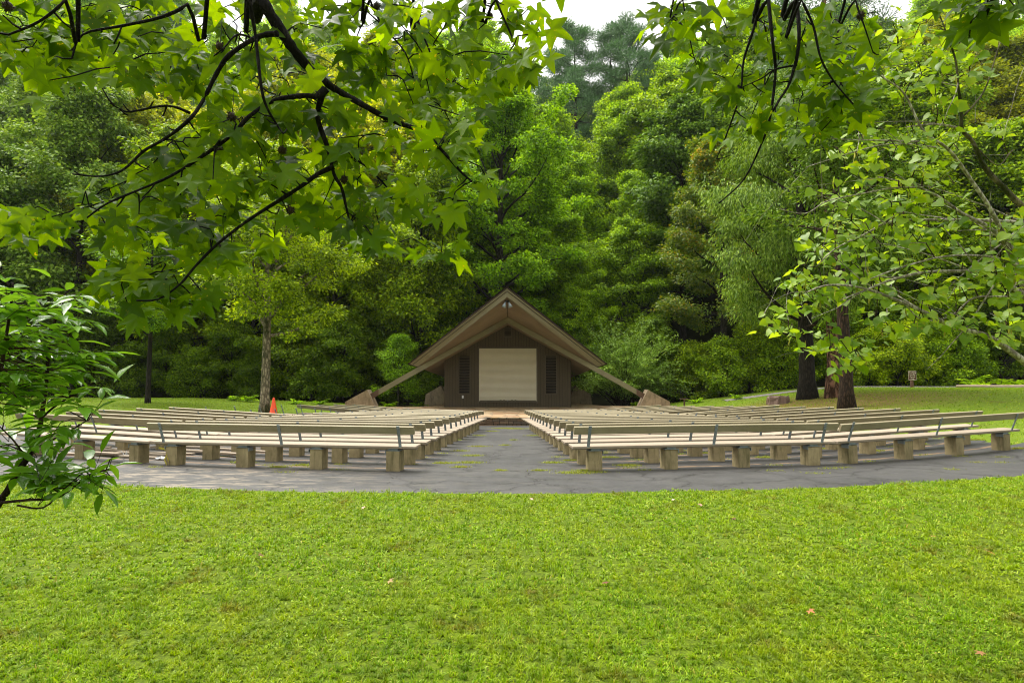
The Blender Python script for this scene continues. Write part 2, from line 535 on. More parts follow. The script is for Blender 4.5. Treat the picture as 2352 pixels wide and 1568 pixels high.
def groundmat():
    m, t, n, l, b = newmat('ground_soil_grass')
    g = n.new("ShaderNodeNewGeometry")
    sp = n.new("ShaderNodeSeparateXYZ"); l.new(g.outputs["Position"], sp.inputs[0])
    v = world_vec(t)
    patch = noise(t, .55, 5, .6, v)
    patch2 = noise(t, 3.5, 5, .65, v)
    fine = noise(t, 45, 4, .7, v)
    gr = mixc(t, ramp(t, patch2.outputs[0], [(.3, 0.0), (.7, 1.0)]).outputs[0], (.12, .20, .006), (.22, .31, .008))
    gr = mixc(t, ramp(t, fine.outputs[0], [(.3, 0.0), (.7, .8)]).outputs[0], gr, (.06, .10, .005))
    gr = mixc(t, ramp(t, patch.outputs[0], [(.60, 0.0), (.76, .6)]).outputs[0], gr, (.12, .075, .025))
    nearf = ramp(t, mathn(t, 'DIVIDE', sp.outputs[1], 20), [(.40, .72), (.52, 0.0)])
    gr = mixc(t, nearf.outputs[0], gr, mixc(t, ramp(t, noise(t, 28, 4, .7, v).outputs[0], [(.38, 0.0), (.6, 1.0)]).outputs[0], (.05, .075, .006), (.15, .22, .006)))
    # thin brown turf round the big trunks on the right
    dx = mathn(t, 'SUBTRACT', sp.outputs[0], 14.6); dy = mathn(t, 'SUBTRACT', sp.outputs[1], 28.0)
    dd = mathn(t, 'SQRT', mathn(t, 'ADD', mathn(t, 'MULTIPLY', dx, dx), mathn(t, 'MULTIPLY', dy, dy)))
    dd = mathn(t, 'ADD', dd, mathn(t, 'MULTIPLY', patch2.outputs[0], 4))
    gr = mixc(t, ramp(t, mathn(t, 'DIVIDE', dd, 10), [(.45, .7), (.8, 0.0)]).outputs[0], gr, (.22, .12, .05))
    soil = mixc(t, patch2.outputs[0], (.018, .012, .007), (.035, .045, .014))
    edge = mathn(t, 'ADD', sp.outputs[1], mathn(t, 'MULTIPLY', patch.outputs[0], 3.0))
    edge = mathn(t, 'DIVIDE', mathn(t, 'SUBTRACT', edge, 38), 8)
    c = mixc(t, ramp(t, edge, [(.35, 0.0), (.5, 1.0)]).outputs[0], gr, soil)
    l.new(c, b.inputs["Base Color"])
    b.inputs["Roughness"].default_value = .9
    b.inputs["Specular IOR Level"].default_value = .2
    l.new(bump(t, fine.outputs[0], .9, .03), b.inputs["Normal"])
    return m
M['ground'] = groundmat()

def grid_sheet(name, xs, ys, mat, zf, dz=0.0):
    X, Y = np.meshgrid(xs, ys)
    Z = zf(X, Y) + dz
    V = np.stack([X.ravel(), Y.ravel(), Z.ravel()], 1)
    nx, ny = len(xs), len(ys)
    i = np.arange(ny - 1)[:, None] * nx + np.arange(nx - 1)[None, :]
    q = np.stack([i, i + 1, i + nx + 1, i + nx], -1).reshape(-1, 4)
    st = np.arange(len(q)) * 4
    me = np_mesh(name, V, q.ravel(), st, np.full(len(q), 4), mat, True)
    return put_mesh(name, me)

xs = np.concatenate([np.linspace(-320, -70, 18), np.linspace(-66, -22, 34), np.linspace(-21, 33, 136), np.linspace(34.5, 70, 28), np.linspace(76, 320, 18)])
ys = np.concatenate([np.linspace(-60, -4, 10), np.linspace(-3, 48, 128), np.linspace(49, 130, 62), np.linspace(134, 400, 24)])
grd = grid_sheet("ground", xs, ys, M['ground'], ground)
tag(grd, kind="structure")

# ------------------------------------------------------------------ bench rows: one arc per row round the stage
NR = 14
JR = [1902, 1827, 1761, 1705, 1653, 1607, 1566, 1527, 1494, 1464, 1437, 1411, 1388, 1366]
ER = [2318, 2227, 2131, 2045, 1963, 1897, 1833, 1773, 1720, 1670, 1626, 1583, 1542, 1506]
JL = [364, 448, 515, 583, 638, 690, 730, 768, 802, 833, 861, 887, 910, 932]
EL = [-40, 67, 180, 251, 335, 408, 480, 545, 602, 652, 695, 740, 779, 821]
def row_geo(i):
    t = i / 13.0
    D = 34.0 - 3.0 * min(1, t * 1.6)
    dA = 10.45 + 12.95 * t
    R = D - dA
    wA = 1.29 - .59 * t
    return D, R, wA
def arc_pt(i, th, side):
    D, R, wA = row_geo(i)
    return (CX + side * R * math.sin(th), D - R * math.cos(th))
def solve_th(i, px, side):
    lo, hi = 0.0, 1.35
    for _ in range(50):
        mid = (lo + hi) / 2
        x, y = arc_pt(i, mid, side)
        q = 1176 + F * x / y
        if (q < px) == (side > 0): lo = mid
        else: hi = mid
    return (lo + hi) / 2

# ------------------------------------------------------------------ asphalt
def asphaltmat():
    m, t, n, l, b = newmat('asphalt')
    v = world_vec(t)
    big = noise(t, .45, 4, .6, v)
    med = noise(t, 2.6, 5, .65, v)
    fine = noise(t, 90, 3, .7, v)
    c = mixc(t, ramp(t, big.outputs[0], [(.35, 0.0), (.65, 1.0)]).outputs[0], (.038, .038, .037), (.070, .068, .064))
    c = mixc(t, mathn(t, 'MULTIPLY', fine.outputs[0], .5), c, (.03, .03, .032))
    agg = noise(t, 28, 3, .7, v)
    c = mixc(t, ramp(t, agg.outputs[0], [(.60, 0.0), (.72, .5)]).outputs[0], c, (.16, .15, .13))
    # worn pale scuffs, mostly left of the aisle at the front
    g = n.new("ShaderNodeNewGeometry")
    sp = n.new("ShaderNodeSeparateXYZ"); l.new(g.outputs["Position"], sp.inputs[0])
    sc = noise(t, 3.2, 6, .75, world_vec(t, (.6, 1.8, 1)))
    leftm = ramp(t, mathn(t, 'DIVIDE', mathn(t, 'ADD', sp.outputs[0], 8), 10), [(.35, 1.0), (.62, .15), (1, .04)])
    sf = mathn(t, 'MULTIPLY', ramp(t, mathn(t, 'DIVIDE', sp.outputs[1], 20), [(.52, 1.0), (.60, .2)]).outputs[0], mathn(t, 'MULTIPLY', ramp(t, sc.outputs[0], [(.50, 0.0), (.58, 1.0)]).outputs[0], leftm.outputs[0]))
    c = mixc(t, mathn(t, 'MULTIPLY', sf, .8), c, (.25, .205, .15))
    # broken tan bands that follow the rows
    dx = mathn(t, 'SUBTRACT', sp.outputs[0], CX); dy = mathn(t, 'SUBTRACT', sp.outputs[1], 33.0)
    R = mathn(t, 'SQRT', mathn(t, 'ADD', mathn(t, 'MULTIPLY', dx, dx), mathn(t, 'MULTIPLY', dy, dy)))
    R = mathn(t, 'ADD', R, mathn(t, 'MULTIPLY', big.outputs[0], .35))
    fr = mathn(t, 'FRACT', mathn(t, 'ADD', R, .02))
    band = ramp(t, fr, [(.30, 0.0), (.37, 1.0), (.42, 1.0), (.47, 0.0)])
    ax = ramp(t, mathn(t, 'DIVIDE', mathn(t, 'ABSOLUTE', dx), 4), [(.28, .0), (.45, 1.0)])
    inr = ramp(t, mathn(t, 'DIVIDE', R, 30), [(.765, 1.0), (.775, 0.0)])
    bn = noise(t, 1.4, 5, .7, v)
    bf = mathn(t, 'MULTIPLY', mathn(t, 'MULTIPLY', band.outputs[0], ax.outputs[0]), mathn(t, 'MULTIPLY', inr.outputs[0], ramp(t, bn.outputs[0], [(.38, 0.0), (.52, 1.0)]).outputs[0]))
    c = mixc(t, bf, c, (.24, .15, .08))
    # cracks
    nz = noise(t, .8, 4, .6, v)
    wv = n.new("ShaderNodeVectorMath"); wv.operation = 'MULTIPLY_ADD'
    l.new(nz.outputs["Color"], wv.inputs[0]); wv.inputs[1].default_value = (1.6, 1.6, 0); l.new(v, wv.inputs[2])
    fl = n.new("ShaderNodeVectorMath"); fl.operation = 'MULTIPLY'; fl.inputs[1].default_value = (.58, .85, 0)
    l.new(wv.outputs[0], fl.inputs[0])
    vo = n.new("ShaderNodeTexVoronoi"); vo.feature = 'DISTANCE_TO_EDGE'; vo.inputs["Scale"].default_value = 1.0
    l.new(fl.outputs[0], vo.inputs["Vector"])
    ck = ramp(t, vo.outputs["Distance"], [(.006, 1.0), (.02, .5), (.07, 0.0)])
    lip = ramp(t, vo.outputs["Distance"], [(.004, 0.0), (.012, 1.0)])
    c = mixc(t, ck.outputs[0], c, (.028, .027, .025))
    l.new(c, b.inputs["Base Color"])
    l.new(ramp(t, med.outputs[0], [(.3, .42), (.7, .72)]).outputs[0], b.inputs["Roughness"])
    b.inputs["Specular IOR Level"].default_value = .5
    l.new(bump(t, lip.outputs[0], .5, .02, bump(t, fine.outputs[0], .35, .006)), b.inputs["Normal"])
    return m
M['asphalt'] = asphaltmat()

def asphalt_sheet():
    # polar grid about (CX, 33): outer edge R=24.65 is the lawn edge in front of the camera
    Dc = 33.0
    rng = random.Random(5)
    ths = np.linspace(-1.30, 1.25, 170)
    Vs = []; Fs = []; idx = {}
    NRr = 60
    jag = [rng.uniform(-.05, .05) for _ in ths]
    def inner_lim(th):
        # inner radius allowed at this angle: the rows' ends
        a = abs(th)
        s = 1 if th > 0 else -1
        return a, s
    ends = {}
    for s, E in ((1, ER), (-1, EL)):
        arr = []
        for i in range(NR):
            th = solve_th(i, E[i], s)
            x, y = arc_pt(i, th, s)
            arr.append((math.hypot(x - CX, y - Dc), math.atan2(abs(x - CX), Dc - y)))
        arr.sort()
        ends[s] = arr
    def rmin(th):
        s = 1 if th > 0 else -1
        a = abs(th) - .04
        # smallest radius at which the row end angle is still beyond a
        best = None
        for (r, e) in ends[s]:
            if e < a:
                best = r
                break
        if best is None: return 22.2
        return best
    for k, th in enumerate(ths):
        s = 1 if th > 0 else -1
        arr = ends[s]
        a = abs(th)
        # row end angle falls with radius; find radius where end angle + margin == a
        r0 = 4.2
        es = [e + .035 for (_, e) in arr]; rs = [r for (r, _) in arr]
        if a > es[0]: r0 = 20.2 if s < 0 else 22.0
        elif a > es[-1]:
            for j in range(len(es) - 1, 0, -1):
                if es[j] <= a <= es[j - 1] or es[j] <= a:
                    pass
            # outermost radius whose end angle is < a : asphalt stops inside of it except outer ring
            r0 = 4.2
        rr = np.linspace(0, 1, NRr)
        Vs.append((th, r0, s, a, es, rs))
    # build with rectangular cells kept only where allowed
    Rg = np.linspace(3.9, 24.65, 120)
    verts = []; vid = -np.ones((len(ths), len(Rg)), dtype=int)
    faces = []
    def allowed(th, R):
        s = 1 if th > 0 else -1
        a = abs(th)
        if R > (22.35 if s > 0 else 20.9): return a < .85
        es = [e for (_, e) in ends[s]]; rs = [r for (r, _) in ends[s]]
        lim = np.interp(R, rs, es)
        return a < lim + .5 / max(R, 3)
    def vert(i, j):
        if vid[i, j] < 0:
            th = ths[i]; R = Rg[j]
            if j == len(Rg) - 1: R += .12 + jag[i] + .05 * math.sin(th * 40)
            x = CX + R * math.sin(th); y = Dc - R * math.cos(th)
            vid[i, j] = len(verts)
            verts.append((x, y, gz(x, y) + (.016 if j < len(Rg) - 1 else -.03)))
        return vid[i, j]
    for i in range(len(ths) - 1):
        for j in range(len(Rg) - 1):
            if allowed((ths[i] + ths[i + 1]) / 2, (Rg[j] + Rg[j + 1]) / 2):
                faces.append((vert(i, j), vert(i + 1, j), vert(i + 1, j + 1), vert(i, j + 1)))
    me = bpy.data.meshes.new("path")
    me.from_pydata(verts, [], faces)
    me.materials.append(M['asphalt'])
    me.polygons.foreach_set("use_smooth", [True] * len(me.polygons))
    o = put_mesh("path", me)
    tag(o, kind="structure")
    return allowed
asph_allowed = asphalt_sheet()
def on_asphalt(x, y):
    th = math.atan2(x - CX, 33 - y); R = math.hypot(x - CX, 33 - y)
    if R > 24.65 or y > 33 or R < 3.9: return False
    return bool(asph_allowed(th, R))

# ------------------------------------------------------------------ benches
ORD = ["first", "second", "third", "fourth", "fifth", "sixth", "seventh", "eighth", "ninth", "tenth", "eleventh", "twelfth", "thirteenth", "fourteenth"]
def make_bench(A, B, label, group, back=True, brackets=True, npier=4, seed=0, back_ext=(0, 0)):
    rng = random.Random(seed)
    A = Vector(A); B = Vector(B)
    za, zb = gz(A.x, A.y), gz(B.x, B.y)
    L = (B - A).length
    mid = (A + B) / 2
    ang = math.atan2(B.y - A.y, B.x - A.x)
    # local -y must face the lawn (camera side), +y the stage
    if math.cos(ang) < 0:
        ang += math.pi
        za, zb = zb, za
    root = empty("bench", (mid.x, mid.y, (za + zb) / 2), ang)
    tag(root, label, "bench", group)
    root.rotation_euler = (0, -math.atan2(zb - za, L), ang)
    h = L / 2
    gapx = .012
    m = MB(); m.box(-h + gapx, h - gapx, -.15, .15, -.021, .021, Matrix.Translation((0, 0, .428)) @ Matrix.Rotation(rad(3.2), 4, 'X'), cham=.006)
    m.box(-h + .05, h - .05, .02, .10, .365, .401)
    m.build("seat", M['seat_wood'], root)
    lean = Matrix.Translation((0, -.215, .715)) @ Matrix.Rotation(rad(23), 4, 'X')
    if back:
        m = MB(); m.box(-h + gapx, h - gapx, -.022, .022, -.07, .07, lean @ Matrix.Rotation(rng.uniform(-.02, .02), 4, 'Y') if seed % 7 == 3 else lean, cham=.005)
        m.build("backrest", M['back_wood_shaded'], root)
    if brackets:
        for bx in (-h + .28, rng.uniform(-.1, .1), h - .28):
            m = MB()
            prof = [(.09, .398), (-.09, .392), (-.130, .396), (-.150, .422), (-.160, .47), (-.282, .785)]
            wv = .026; th = .008
            vs = []
            for k, (yy, zz) in enumerate(prof):
                a = prof[max(k - 1, 0)]; c = prof[min(k + 1, len(prof) - 1)]
                tx, tz = c[0] - a[0], c[1] - a[1]
                ln = math.hypot(tx, tz); nx_, nz_ = tz / ln * th, -tx / ln * th
                for (sx, so_) in ((-wv, 0), (wv, 0), (wv, 1), (-wv, 1)):
                    vs.append((bx + sx, yy + nx_ * so_ - (.0), zz + nz_ * so_))
            fs = []
            nP = len(prof)
            for k in range(nP - 1):
                for q in range(4):
                    q2 = (q + 1) % 4
                    fs.append((k * 4 + q, k * 4 + q2, k * 4 + 4 + q2, k * 4 + 4 + q))
            fs += [(3, 2, 1, 0), tuple((nP - 1) * 4 + q for q in range(4))]
            m.add(vs, fs)
            br = m.build("bracket", M['galv'], root)
            if seed < 40:
                for (yy, zz) in ((-.262, .735), (-.232, .66)):
                    m2 = MB()
                    m2.tube([(bx, yy - .002, zz), (bx, yy - .018, zz - .003)], [.011, .009], 8)
                    m2.build("bolt", M['bolt'], br)
    for k in range(npier):
        px_ = -h + .42 + (L - .84) * k / (npier - 1)
        m = MB()
        wx = rng.uniform(.105, .118); wy = rng.uniform(.11, .125)
        tw = Matrix.Translation((px_, 0, 0)) @ Matrix.Rotation(rng.uniform(-.05, .05), 4, 'Z')
        m.box(-wx, wx, -wy, wy, -.25, rng.uniform(.348, .356), tw, cham=.008)
        pr = m.build("pier", M['pier_conc'], root)
        m = MB(); m.box(px_ - .125, px_ + .125, -.13, .015, .357, .364); m.box(px_ - .131, px_ - .124, -.13, .015, .30, .365) if rng.random() < .5 else m.box(px_ + .124, px_ + .131, -.13, .015, .30, .365)
        m.box(px_ - .08, px_ + .08, -.11, .0, .365, .396)
        m.build("plate", M['galv'], pr)
    return root

n_b = 0
for i in range(NR):
    D, R, wA = row_geo(i)
    for side, J, E in ((-1, JL, EL), (1, JR, ER)):
        sname = "left" if side < 0 else "right"
        th0 = math.asin(wA / R)
        thj = solve_th(i, J[i], side); the = solve_th(i, E[i], side)
        A = arc_pt(i, th0, side); Jp = arc_pt(i, thj, side); Ep = arc_pt(i, the, side)
        L1 = math.dist(A, Jp); L2 = math.dist(Jp, Ep)
        grp = "wooden benches set out in curved rows on the asphalt"
        row = f"{ORD[i]} row from the lawn"
        make_bench(A, Jp, f"tan wooden bench bordering the {sname} side of the aisle, {row}", grp, seed=n_b, npier=4 if L1 > 4.2 else 3); n_b += 1
        nb = side < 0 and i in (0, 6, 7, 8, 9)
        if nb:
            lab = f"bench missing its backrest board, outer end, {row}, {sname} block"
        else:
            lab = f"tan wooden bench at the outer end, {row}, {sname} block"
        make_bench(Jp, Ep, lab, grp, back=not nb, brackets=(not nb) or i > 0, seed=n_b, npier=4 if L2 > 4.2 else 3); n_b += 1

# ------------------------------------------------------------------ stage
STZ = -0.17
def stage():
    root = empty("stage", (CX, 31, STZ))
    tag(root, "low stone stage paved with orange flagstones in front of the brown bandshell", "stage")
    poly = [(-10.2, 41.5), (-10.2, 33.3), (-7.0, 31.2), (-5.0, 28.9), (-2.6, 27.0), (2.6, 27.0), (5.0, 28.9), (7.0, 31.2), (10.2, 33.3), (10.2, 38.2), (4.6, 38.2), (4.6, 41.5)]
    poly = [(-10.2, 37.2), (-10.2, 33.3), (-7.0, 31.2), (-5.0, 28.9), (-2.6, 27.0), (2.6, 27.0), (5.0, 28.9), (7.0, 31.2), (10.2, 33.3), (10.2, 37.2), (6.0, 38.0), (4.6, 41.2), (-4.2, 41.2), (-4.5, 37.2)]
    loc = [(x, y - 31) for x, y in poly]
    m = MB(); m.prism([(x * 1.008, y * 1.008) for x, y in loc], -.055, 0, 'z')
    m.build("paving", M['flag'], root)
    # retaining wall of rough stones
    rng = random.Random(3)
    m = MB()
    front = [(-10.2, 33.3), (-7.0, 31.2), (-5.0, 28.9), (-2.6, 27.0), (2.6, 27.0), (5.0, 28.9), (7.0, 31.2), (10.2, 33.3)]
    for a, b in zip(front[:-1], front[1:]):
        ax, ay = a[0], a[1] - 31; bx, by = b[0], b[1] - 31
        Lw = math.hypot(bx - ax, by - ay); ux, uy = (bx - ax) / Lw, (by - ay) / Lw
        z = -.52
        while z < -.06:
            hh = min(rng.uniform(.09, .16), -.058 - z)
            if hh < .04: break
            s = 0
            while s < Lw:
                ww = rng.uniform(.14, .42)
                e = min(s + ww, Lw)
                if e - s > .05:
                    Mx = Matrix.Translation((ax, ay, 0)) @ Matrix.Rotation(math.atan2(uy, ux), 4, 'Z')
                    o_ = rng.uniform(0, .035)
                    m.box(s + .008, e - .008, -.02 + o_, .4, z + .005, z + hh - .005, Mx, cham=.02 if hh > .06 else .008)
                s = e
            z += hh
    m.build("retaining_wall", M['rock'], root)
    m = MB(); m.prism([(x * .97, y * .97) for x, y in loc], -.5, -.058, 'z'); m.build("core", M['dark'], root)
    return root
stage()

# ------------------------------------------------------------------ bandshell building
def house():
    X0 = -0.25
    root = empty("bandshell", (X0, 36.3, STZ))
    tag(root, "small dark brown wooden bandshell with jutting gable roof and closed cream shutter", "building")
    def L(x, y, z): return (x, y - 36.3, z - STZ)
    APX, SL, RS = 5.03, .559, .185      # underside plane z = APX - SL|x| - RS (y-34.6)
    def zu(x, y): return APX - SL * abs(x) - RS * (y - 34.6)
    HW = 3.77
    base = STZ - .02
    ox0, ox1, oz0, oz1 = -1.72, 1.72, .10, 3.33
    # front wall: backing + vertical boards
    wall = MB()
    wpoly = [(-HW, base - STZ), (HW, base - STZ), (HW, zu(HW, 36.3) - STZ), (0, zu(0, 36.3) - STZ), (-HW, zu(HW, 36.3) - STZ)]
    wall.prism([(x, z) for x, z in wpoly], .03, .12, 'y')
    back = wall.build("wall", M['siding_gap'], root)
    bd = MB()
    xx = -HW
    while xx < HW - .01:
        x1 = min(xx + .163, HW)
        a, b_ = xx + .009, x1 - .009
        zt = lambda x: zu(x, 36.3) - STZ - .01
        if b_ > ox0 and a < ox1:
            bd.prism([(a, base - STZ), (b_, base - STZ), (b_, oz0 - STZ), (a, oz0 - STZ)], .0, .028, 'y')
            bd.prism([(a, oz1 - STZ), (b_, oz1 - STZ), (b_, zt(b_)), (a, zt(a))], .0, .028, 'y')
        else:
            bd.prism([(a, base - STZ), (b_, base - STZ), (b_, zt(b_)), (a, zt(a))], .0, .028, 'y')
        xx = x1
    bd.build("siding", M['siding'], back)
    # side and rear walls (tapering to the back)
    for s in (-1, 1):
        m = MB()
        n_ = 32
        for k in range(n_):
            t0, t1 = k / n_, (k + 1) / n_ - .003
            pa = (s * (HW - .97 * t0), 36.42 + 4.9 * t0); pb = (s * (HW - .97 * t1), 36.42 + 4.9 * t1)
            q = []
            for (x, y) in (pa, pb):
                q += [(x, y, base), (x, y, zu(x, y) - .01), (x - s * .08, y, zu(x, y) - .01), (x - s * .08, y, base)]
            m.add([L(*p) for p in q], [(0, 1, 2, 3), (7, 6, 5, 4), (0, 4, 5, 1), (1, 5, 6, 2), (2, 6, 7, 3), (3, 7, 4, 0)])
        m.build("side_wall", M['siding'], root)
    m = MB(); m.prism([(-2.8, 0), (2.8, 0), (2.8, zu(2.8, 41.3) - STZ), (0, zu(0, 41.3) - STZ), (-2.8, zu(2.8, 41.3) - STZ)], 5.02, 5.1, 'y')
    m.build("rear_wall", M['siding'], root)
    # roof slabs
    def slab(ext, z0, z1, name, mat, e0=0, e1=0):
        pr = (0, 31.0 - ext, 0); rr = (0, 42.3 + ext)
        pts = []
        for (zz, ev) in ((z0, e0), (z1, e1)):
            ef = (5.12 + ext + ev, 34.6 - ext * .4); er = (4.0 + ext + ev * .6, 42.0 + ext)
            for (x, y) in ((0, pr[1]), (ef[0], ef[1]), (er[0], er[1]), (0, rr[1]), (-er[0], er[1]), (-ef[0], ef[1])):
                pts.append(L(x, y, zu(x, y) + zz))
        fs = [(0, 1, 2, 3), (0, 3, 4, 5), (6, 9, 8, 7), (6, 11, 10, 9)]
        for k in range(6):
            k2 = (k + 1) % 6
            fs.append((k, k2, 6 + k2, 6 + k))
        m = MB(); m.add(pts, fs)
        return m.build(name, mat, root)
    slab(-.09, -.015, .004, "soffit", M['soffit'])
    slab(0, .006, .27, "fascia", M['fascia'], .0, .26)
    slab(-.001, .272, .298, "shadow_gap", M['dark'], .26, .28)
    slab(.07, .30, .42, "upper_fascia", M['fascia'], .25, .35)
    rf = slab(.14, .422, .485, "roof", M['shingle'], .34, .38)
    # ragged courses of shingles
    m = MB()
    for s in (-1, 1):
        for k in range(30):
            f0 = k / 30.0
            def pt(f, g):
                # f from ridge to eave, g front to rear
                xf, yf = s * 5.61 * f, 30.89 + (34.68 - 30.89) * f
                xr, yr = s * 4.34 * f, 42.4 - .3 * f
                x = xf + (xr - xf) * g; y = yf + (yr - yf) * g
                return x, y
            q = []
            for (f, g, dz) in ((f0, -.008, .487), (f0, 1, .487), (f0 + .045, 1, .525), (f0 + .045, -.008, .525), (f0 + .045, 1, .48), (f0 + .045, -.008, .48)):
                x, y = pt(min(f, 1.01), g)
                q.append(L(x, y, zu(x, y) + dz))
            m.add(q, [(0, 1, 2, 3), (3, 2, 4, 5)])
    m.build("shingles", M['shingle'], rf)
    # beams down to the concrete buttresses
    def beam(xa, za, xb, zb, y0, y1, depth, name="beam"):
        m = MB()
        ln = math.hypot(xb - xa, zb - za); c = depth / abs((xb - xa) / ln)
        m.prism([(xa, za - STZ), (xb, zb - STZ), (xb, zb - STZ - c), (xa, za - STZ - c)], y0 - 36.3, y1 - 36.3, 'y')
        return m.build(name, M['beam'], root)
    for s in (-1, 1):
        bm_ = beam(0, 5.0, s * 7.80, .64, 34.52, 34.76, .27)
        m = MB()
        m.prism([(s * 7.28, .93 - STZ), (s * 7.80, .64 - STZ), (s * 7.80, .30 - STZ), (s * 7.28, .59 - STZ)], 34.505 - 36.3, 34.517 - 36.3, 'y')
        m.build("plate", M['rusty'], bm_)
        beam(0, 3.83, s * 4.62, .82, 41.45, 41.7, .25)
        m = MB(); m.prism([(s * 7.86, .90 - STZ), (s * 9.07, .235 - STZ), (s * 9.20, -.62 - STZ), (s * 6.95, -.62 - STZ), (s * 7.32, -.2 - STZ)], 34.2 - 36.3, 35.1 - 36.3, 'y')
        m.build("buttress", M['butt_conc'], root)
        m = MB(); m.prism([(s * 4.52, 1.05 - STZ), (s * 5.55, .45 - STZ), (s * 5.72, -.75 - STZ), (s * 3.7, -.75 - STZ)], 41.1 - 36.3, 42.0 - 36.3, 'y')
        m.build("buttress", M['butt_conc'], root)
    # shutter with frame, guide rails and bottom bar
    m = MB()
    nsl = 46
    z0, z1 = .23, 3.31
    prof = []
    for k in range(nsl):
        za = z0 + (z1 - z0) * k / nsl; zb = z0 + (z1 - z0) * (k + 1) / nsl
        zm = (za + zb) / 2
        prof += [(za, .060), (za + .012, .036), (zm, .026), (zb - .012, .036)]
    prof.append((z1, .055))
    vs = []; fs = []
    for (z, y) in prof:
        vs += [(-1.66, y - .05, z - STZ), (1.66, y - .05, z - STZ)]
    for k in range(len(prof) - 1): fs.append((2 * k, 2 * k + 1, 2 * k + 3, 2 * k + 2))
    m.add(vs, fs)
    sh = m.build("shutter", M['shutter'], root)
    m = MB(); m.box(-1.66, 1.66, -.035, -.005, .20 - STZ, .235 - STZ)
    for hx in (-.42, -.22, .25, .45): m.box(hx - .05, hx + .05, -.055, -.036, .235 - STZ, .262 - STZ)
    m.build("bottom_bar", M['trim'], sh)
    m = MB(); m.box(-.02, .02, -.07, -.04, .16 - STZ, .25 - STZ); m.build("padlock", M['lamp_metal'], sh)
    for q in (-1.681, 1.681):
        m = MB(); m.box(q - .019, q + .019, -.045, .0, .20 - STZ, 3.31 - STZ); m.build("guide_rail", M['shutter'], root)
    m = MB()
    m.box(-1.80, -1.702, -.05, -.002, .03 - STZ, 3.40 - STZ); m.box(1.702, 1.80, -.05, -.002, .03 - STZ, 3.40 - STZ)
    m.box(-1.701, 1.701, -.05, -.002, 3.312 - STZ, 3.40 - STZ); m.box(-1.701, 1.701, -.075, -.002, .11 - STZ, .197 - STZ)
    m.build("door_frame", M['trim'], root)
    # louvres
    def louvre(x0, x1, z0, z1, nsl, name):
        m = MB(); m.box(x0, x1, -.008, -.003, z0 - STZ, z1 - STZ); bk = m.build(name, M['dark'], root)
        m = MB()
        t = .045
        m.box(x0 - t, x0, -.045, -.002, z0 - t - STZ, z1 + t - STZ); m.box(x1, x1 + t, -.045, -.002, z0 - t - STZ, z1 + t - STZ)
        m.box(x0, x1, -.045, -.002, z1 - STZ, z1 + t - STZ); m.box(x0, x1, -.045, -.002, z0 - t - STZ, z0 - STZ)
        m.build("frame", M['trim'], bk)
        m = MB()
        for k in range(nsl):
            zc = z0 + (z1 - z0) * (k + .5) / nsl
            Mx = Matrix.Translation(((x0 + x1) / 2, -.024, zc - STZ)) @ Matrix.Rotation(rad(-32), 4, 'X')
            m.box(-(x1 - x0) / 2 + .004, (x1 - x0) / 2 - .004, -.02, .02, -.005, .005, Mx)
        m.build("slats", M['trim'], bk)
    louvre(-2.88, -2.27, .63, 2.86, 24, "louvre_panel")
    louvre(2.27, 2.88, .63, 2.86, 24, "louvre_panel")
    louvre(-.20, .20, 4.02, 4.52, 7, "gable_vent")
    m = MB(); m.box(-2.72, -2.62, -.05, -.002, .35 - STZ, .52 - STZ, cham=.008); m.box(-2.70, -2.64, -.062, -.05, .44 - STZ, .50 - STZ)
    m.build("outlet_box", M['white_plastic'], root)
    # twin spotlights under the ridge
    for s in (-1, 1):
        m = MB()
        c = Vector(L(s * .08, 31.35, 5.52)); dr = Vector((s * .28, -.25, -.93)).normalized()
        m.tube([c, c + dr * .08, c + dr * .14, c + dr * .34], [.035, .045, .05, .115], 14)
        m.tube([c - Vector((0, 0, -.05)), c], [.02, .02], 6)
        m.build("spotlight", M['lamp_metal'], root, True)
    m = MB(); m.box(-.12, .12, 31.28 - 36.3, 31.42 - 36.3, 5.47 - STZ, 5.545 - STZ); m.build("light_mount", M['dark'], root)
    # thin dark trim under the ridge seam
    m = MB()
    for k in range(8):
        ya = 31.5 + k * .45
        m.add([L(-.02, ya, zu(0, ya) - .02), L(.02, ya, zu(0, ya) - .02), L(.02, ya + .44, zu(0, ya + .44) - .02), L(-.02, ya + .44, zu(0, ya + .44) - .02),
               L(-.02, ya, zu(0, ya) - .045), L(.02, ya, zu(0, ya) - .045), L(.02, ya + .44, zu(0, ya + .44) - .045), L(-.02, ya + .44, zu(0, ya + .44) - .045)],
              [(0, 1, 2, 3), (4, 5, 6, 7), (0, 1, 5, 4), (1, 2, 6, 5), (2, 3, 7, 6), (3, 0, 4, 7)])
    m.build("ridge_trim", M['trim'], root)
    return root
house()

# ------------------------------------------------------------------ small things
def cone():
    x, y = P(628, 950, 27.4).x, 27.4
    z = gz(x, y)
    root = empty("traffic_cone", (x, y, z + .02)); root.scale = (1.2, 1.2, 1.1)
    tag(root, "bright orange traffic cone standing beside the pale mottled trunk", "cone")
    prof = [(0.165, .03), (.15, .05), (.035, .70), (.028, .715), (0.0, .716)]
    vs = []; fs = []; n = 24
    for (r, z_) in prof:
        for k in range(n): vs.append((r * math.cos(2 * math.pi * k / n), r * math.sin(2 * math.pi * k / n), z_))
    for i in range(len(prof) - 1):
        for k in range(n):
            fs.append((i * n + k, i * n + (k + 1) % n, (i + 1) * n + (k + 1) % n, (i + 1) * n + k))
    m = MB(); m.add(vs, fs); m.build("cone_body", M['cone_orange'], root, True)
    m = MB(); m.box(-.18, .18, -.18, .18, 0, .03, cham=.008); m.build("base", M['cone_base'], root)
cone()

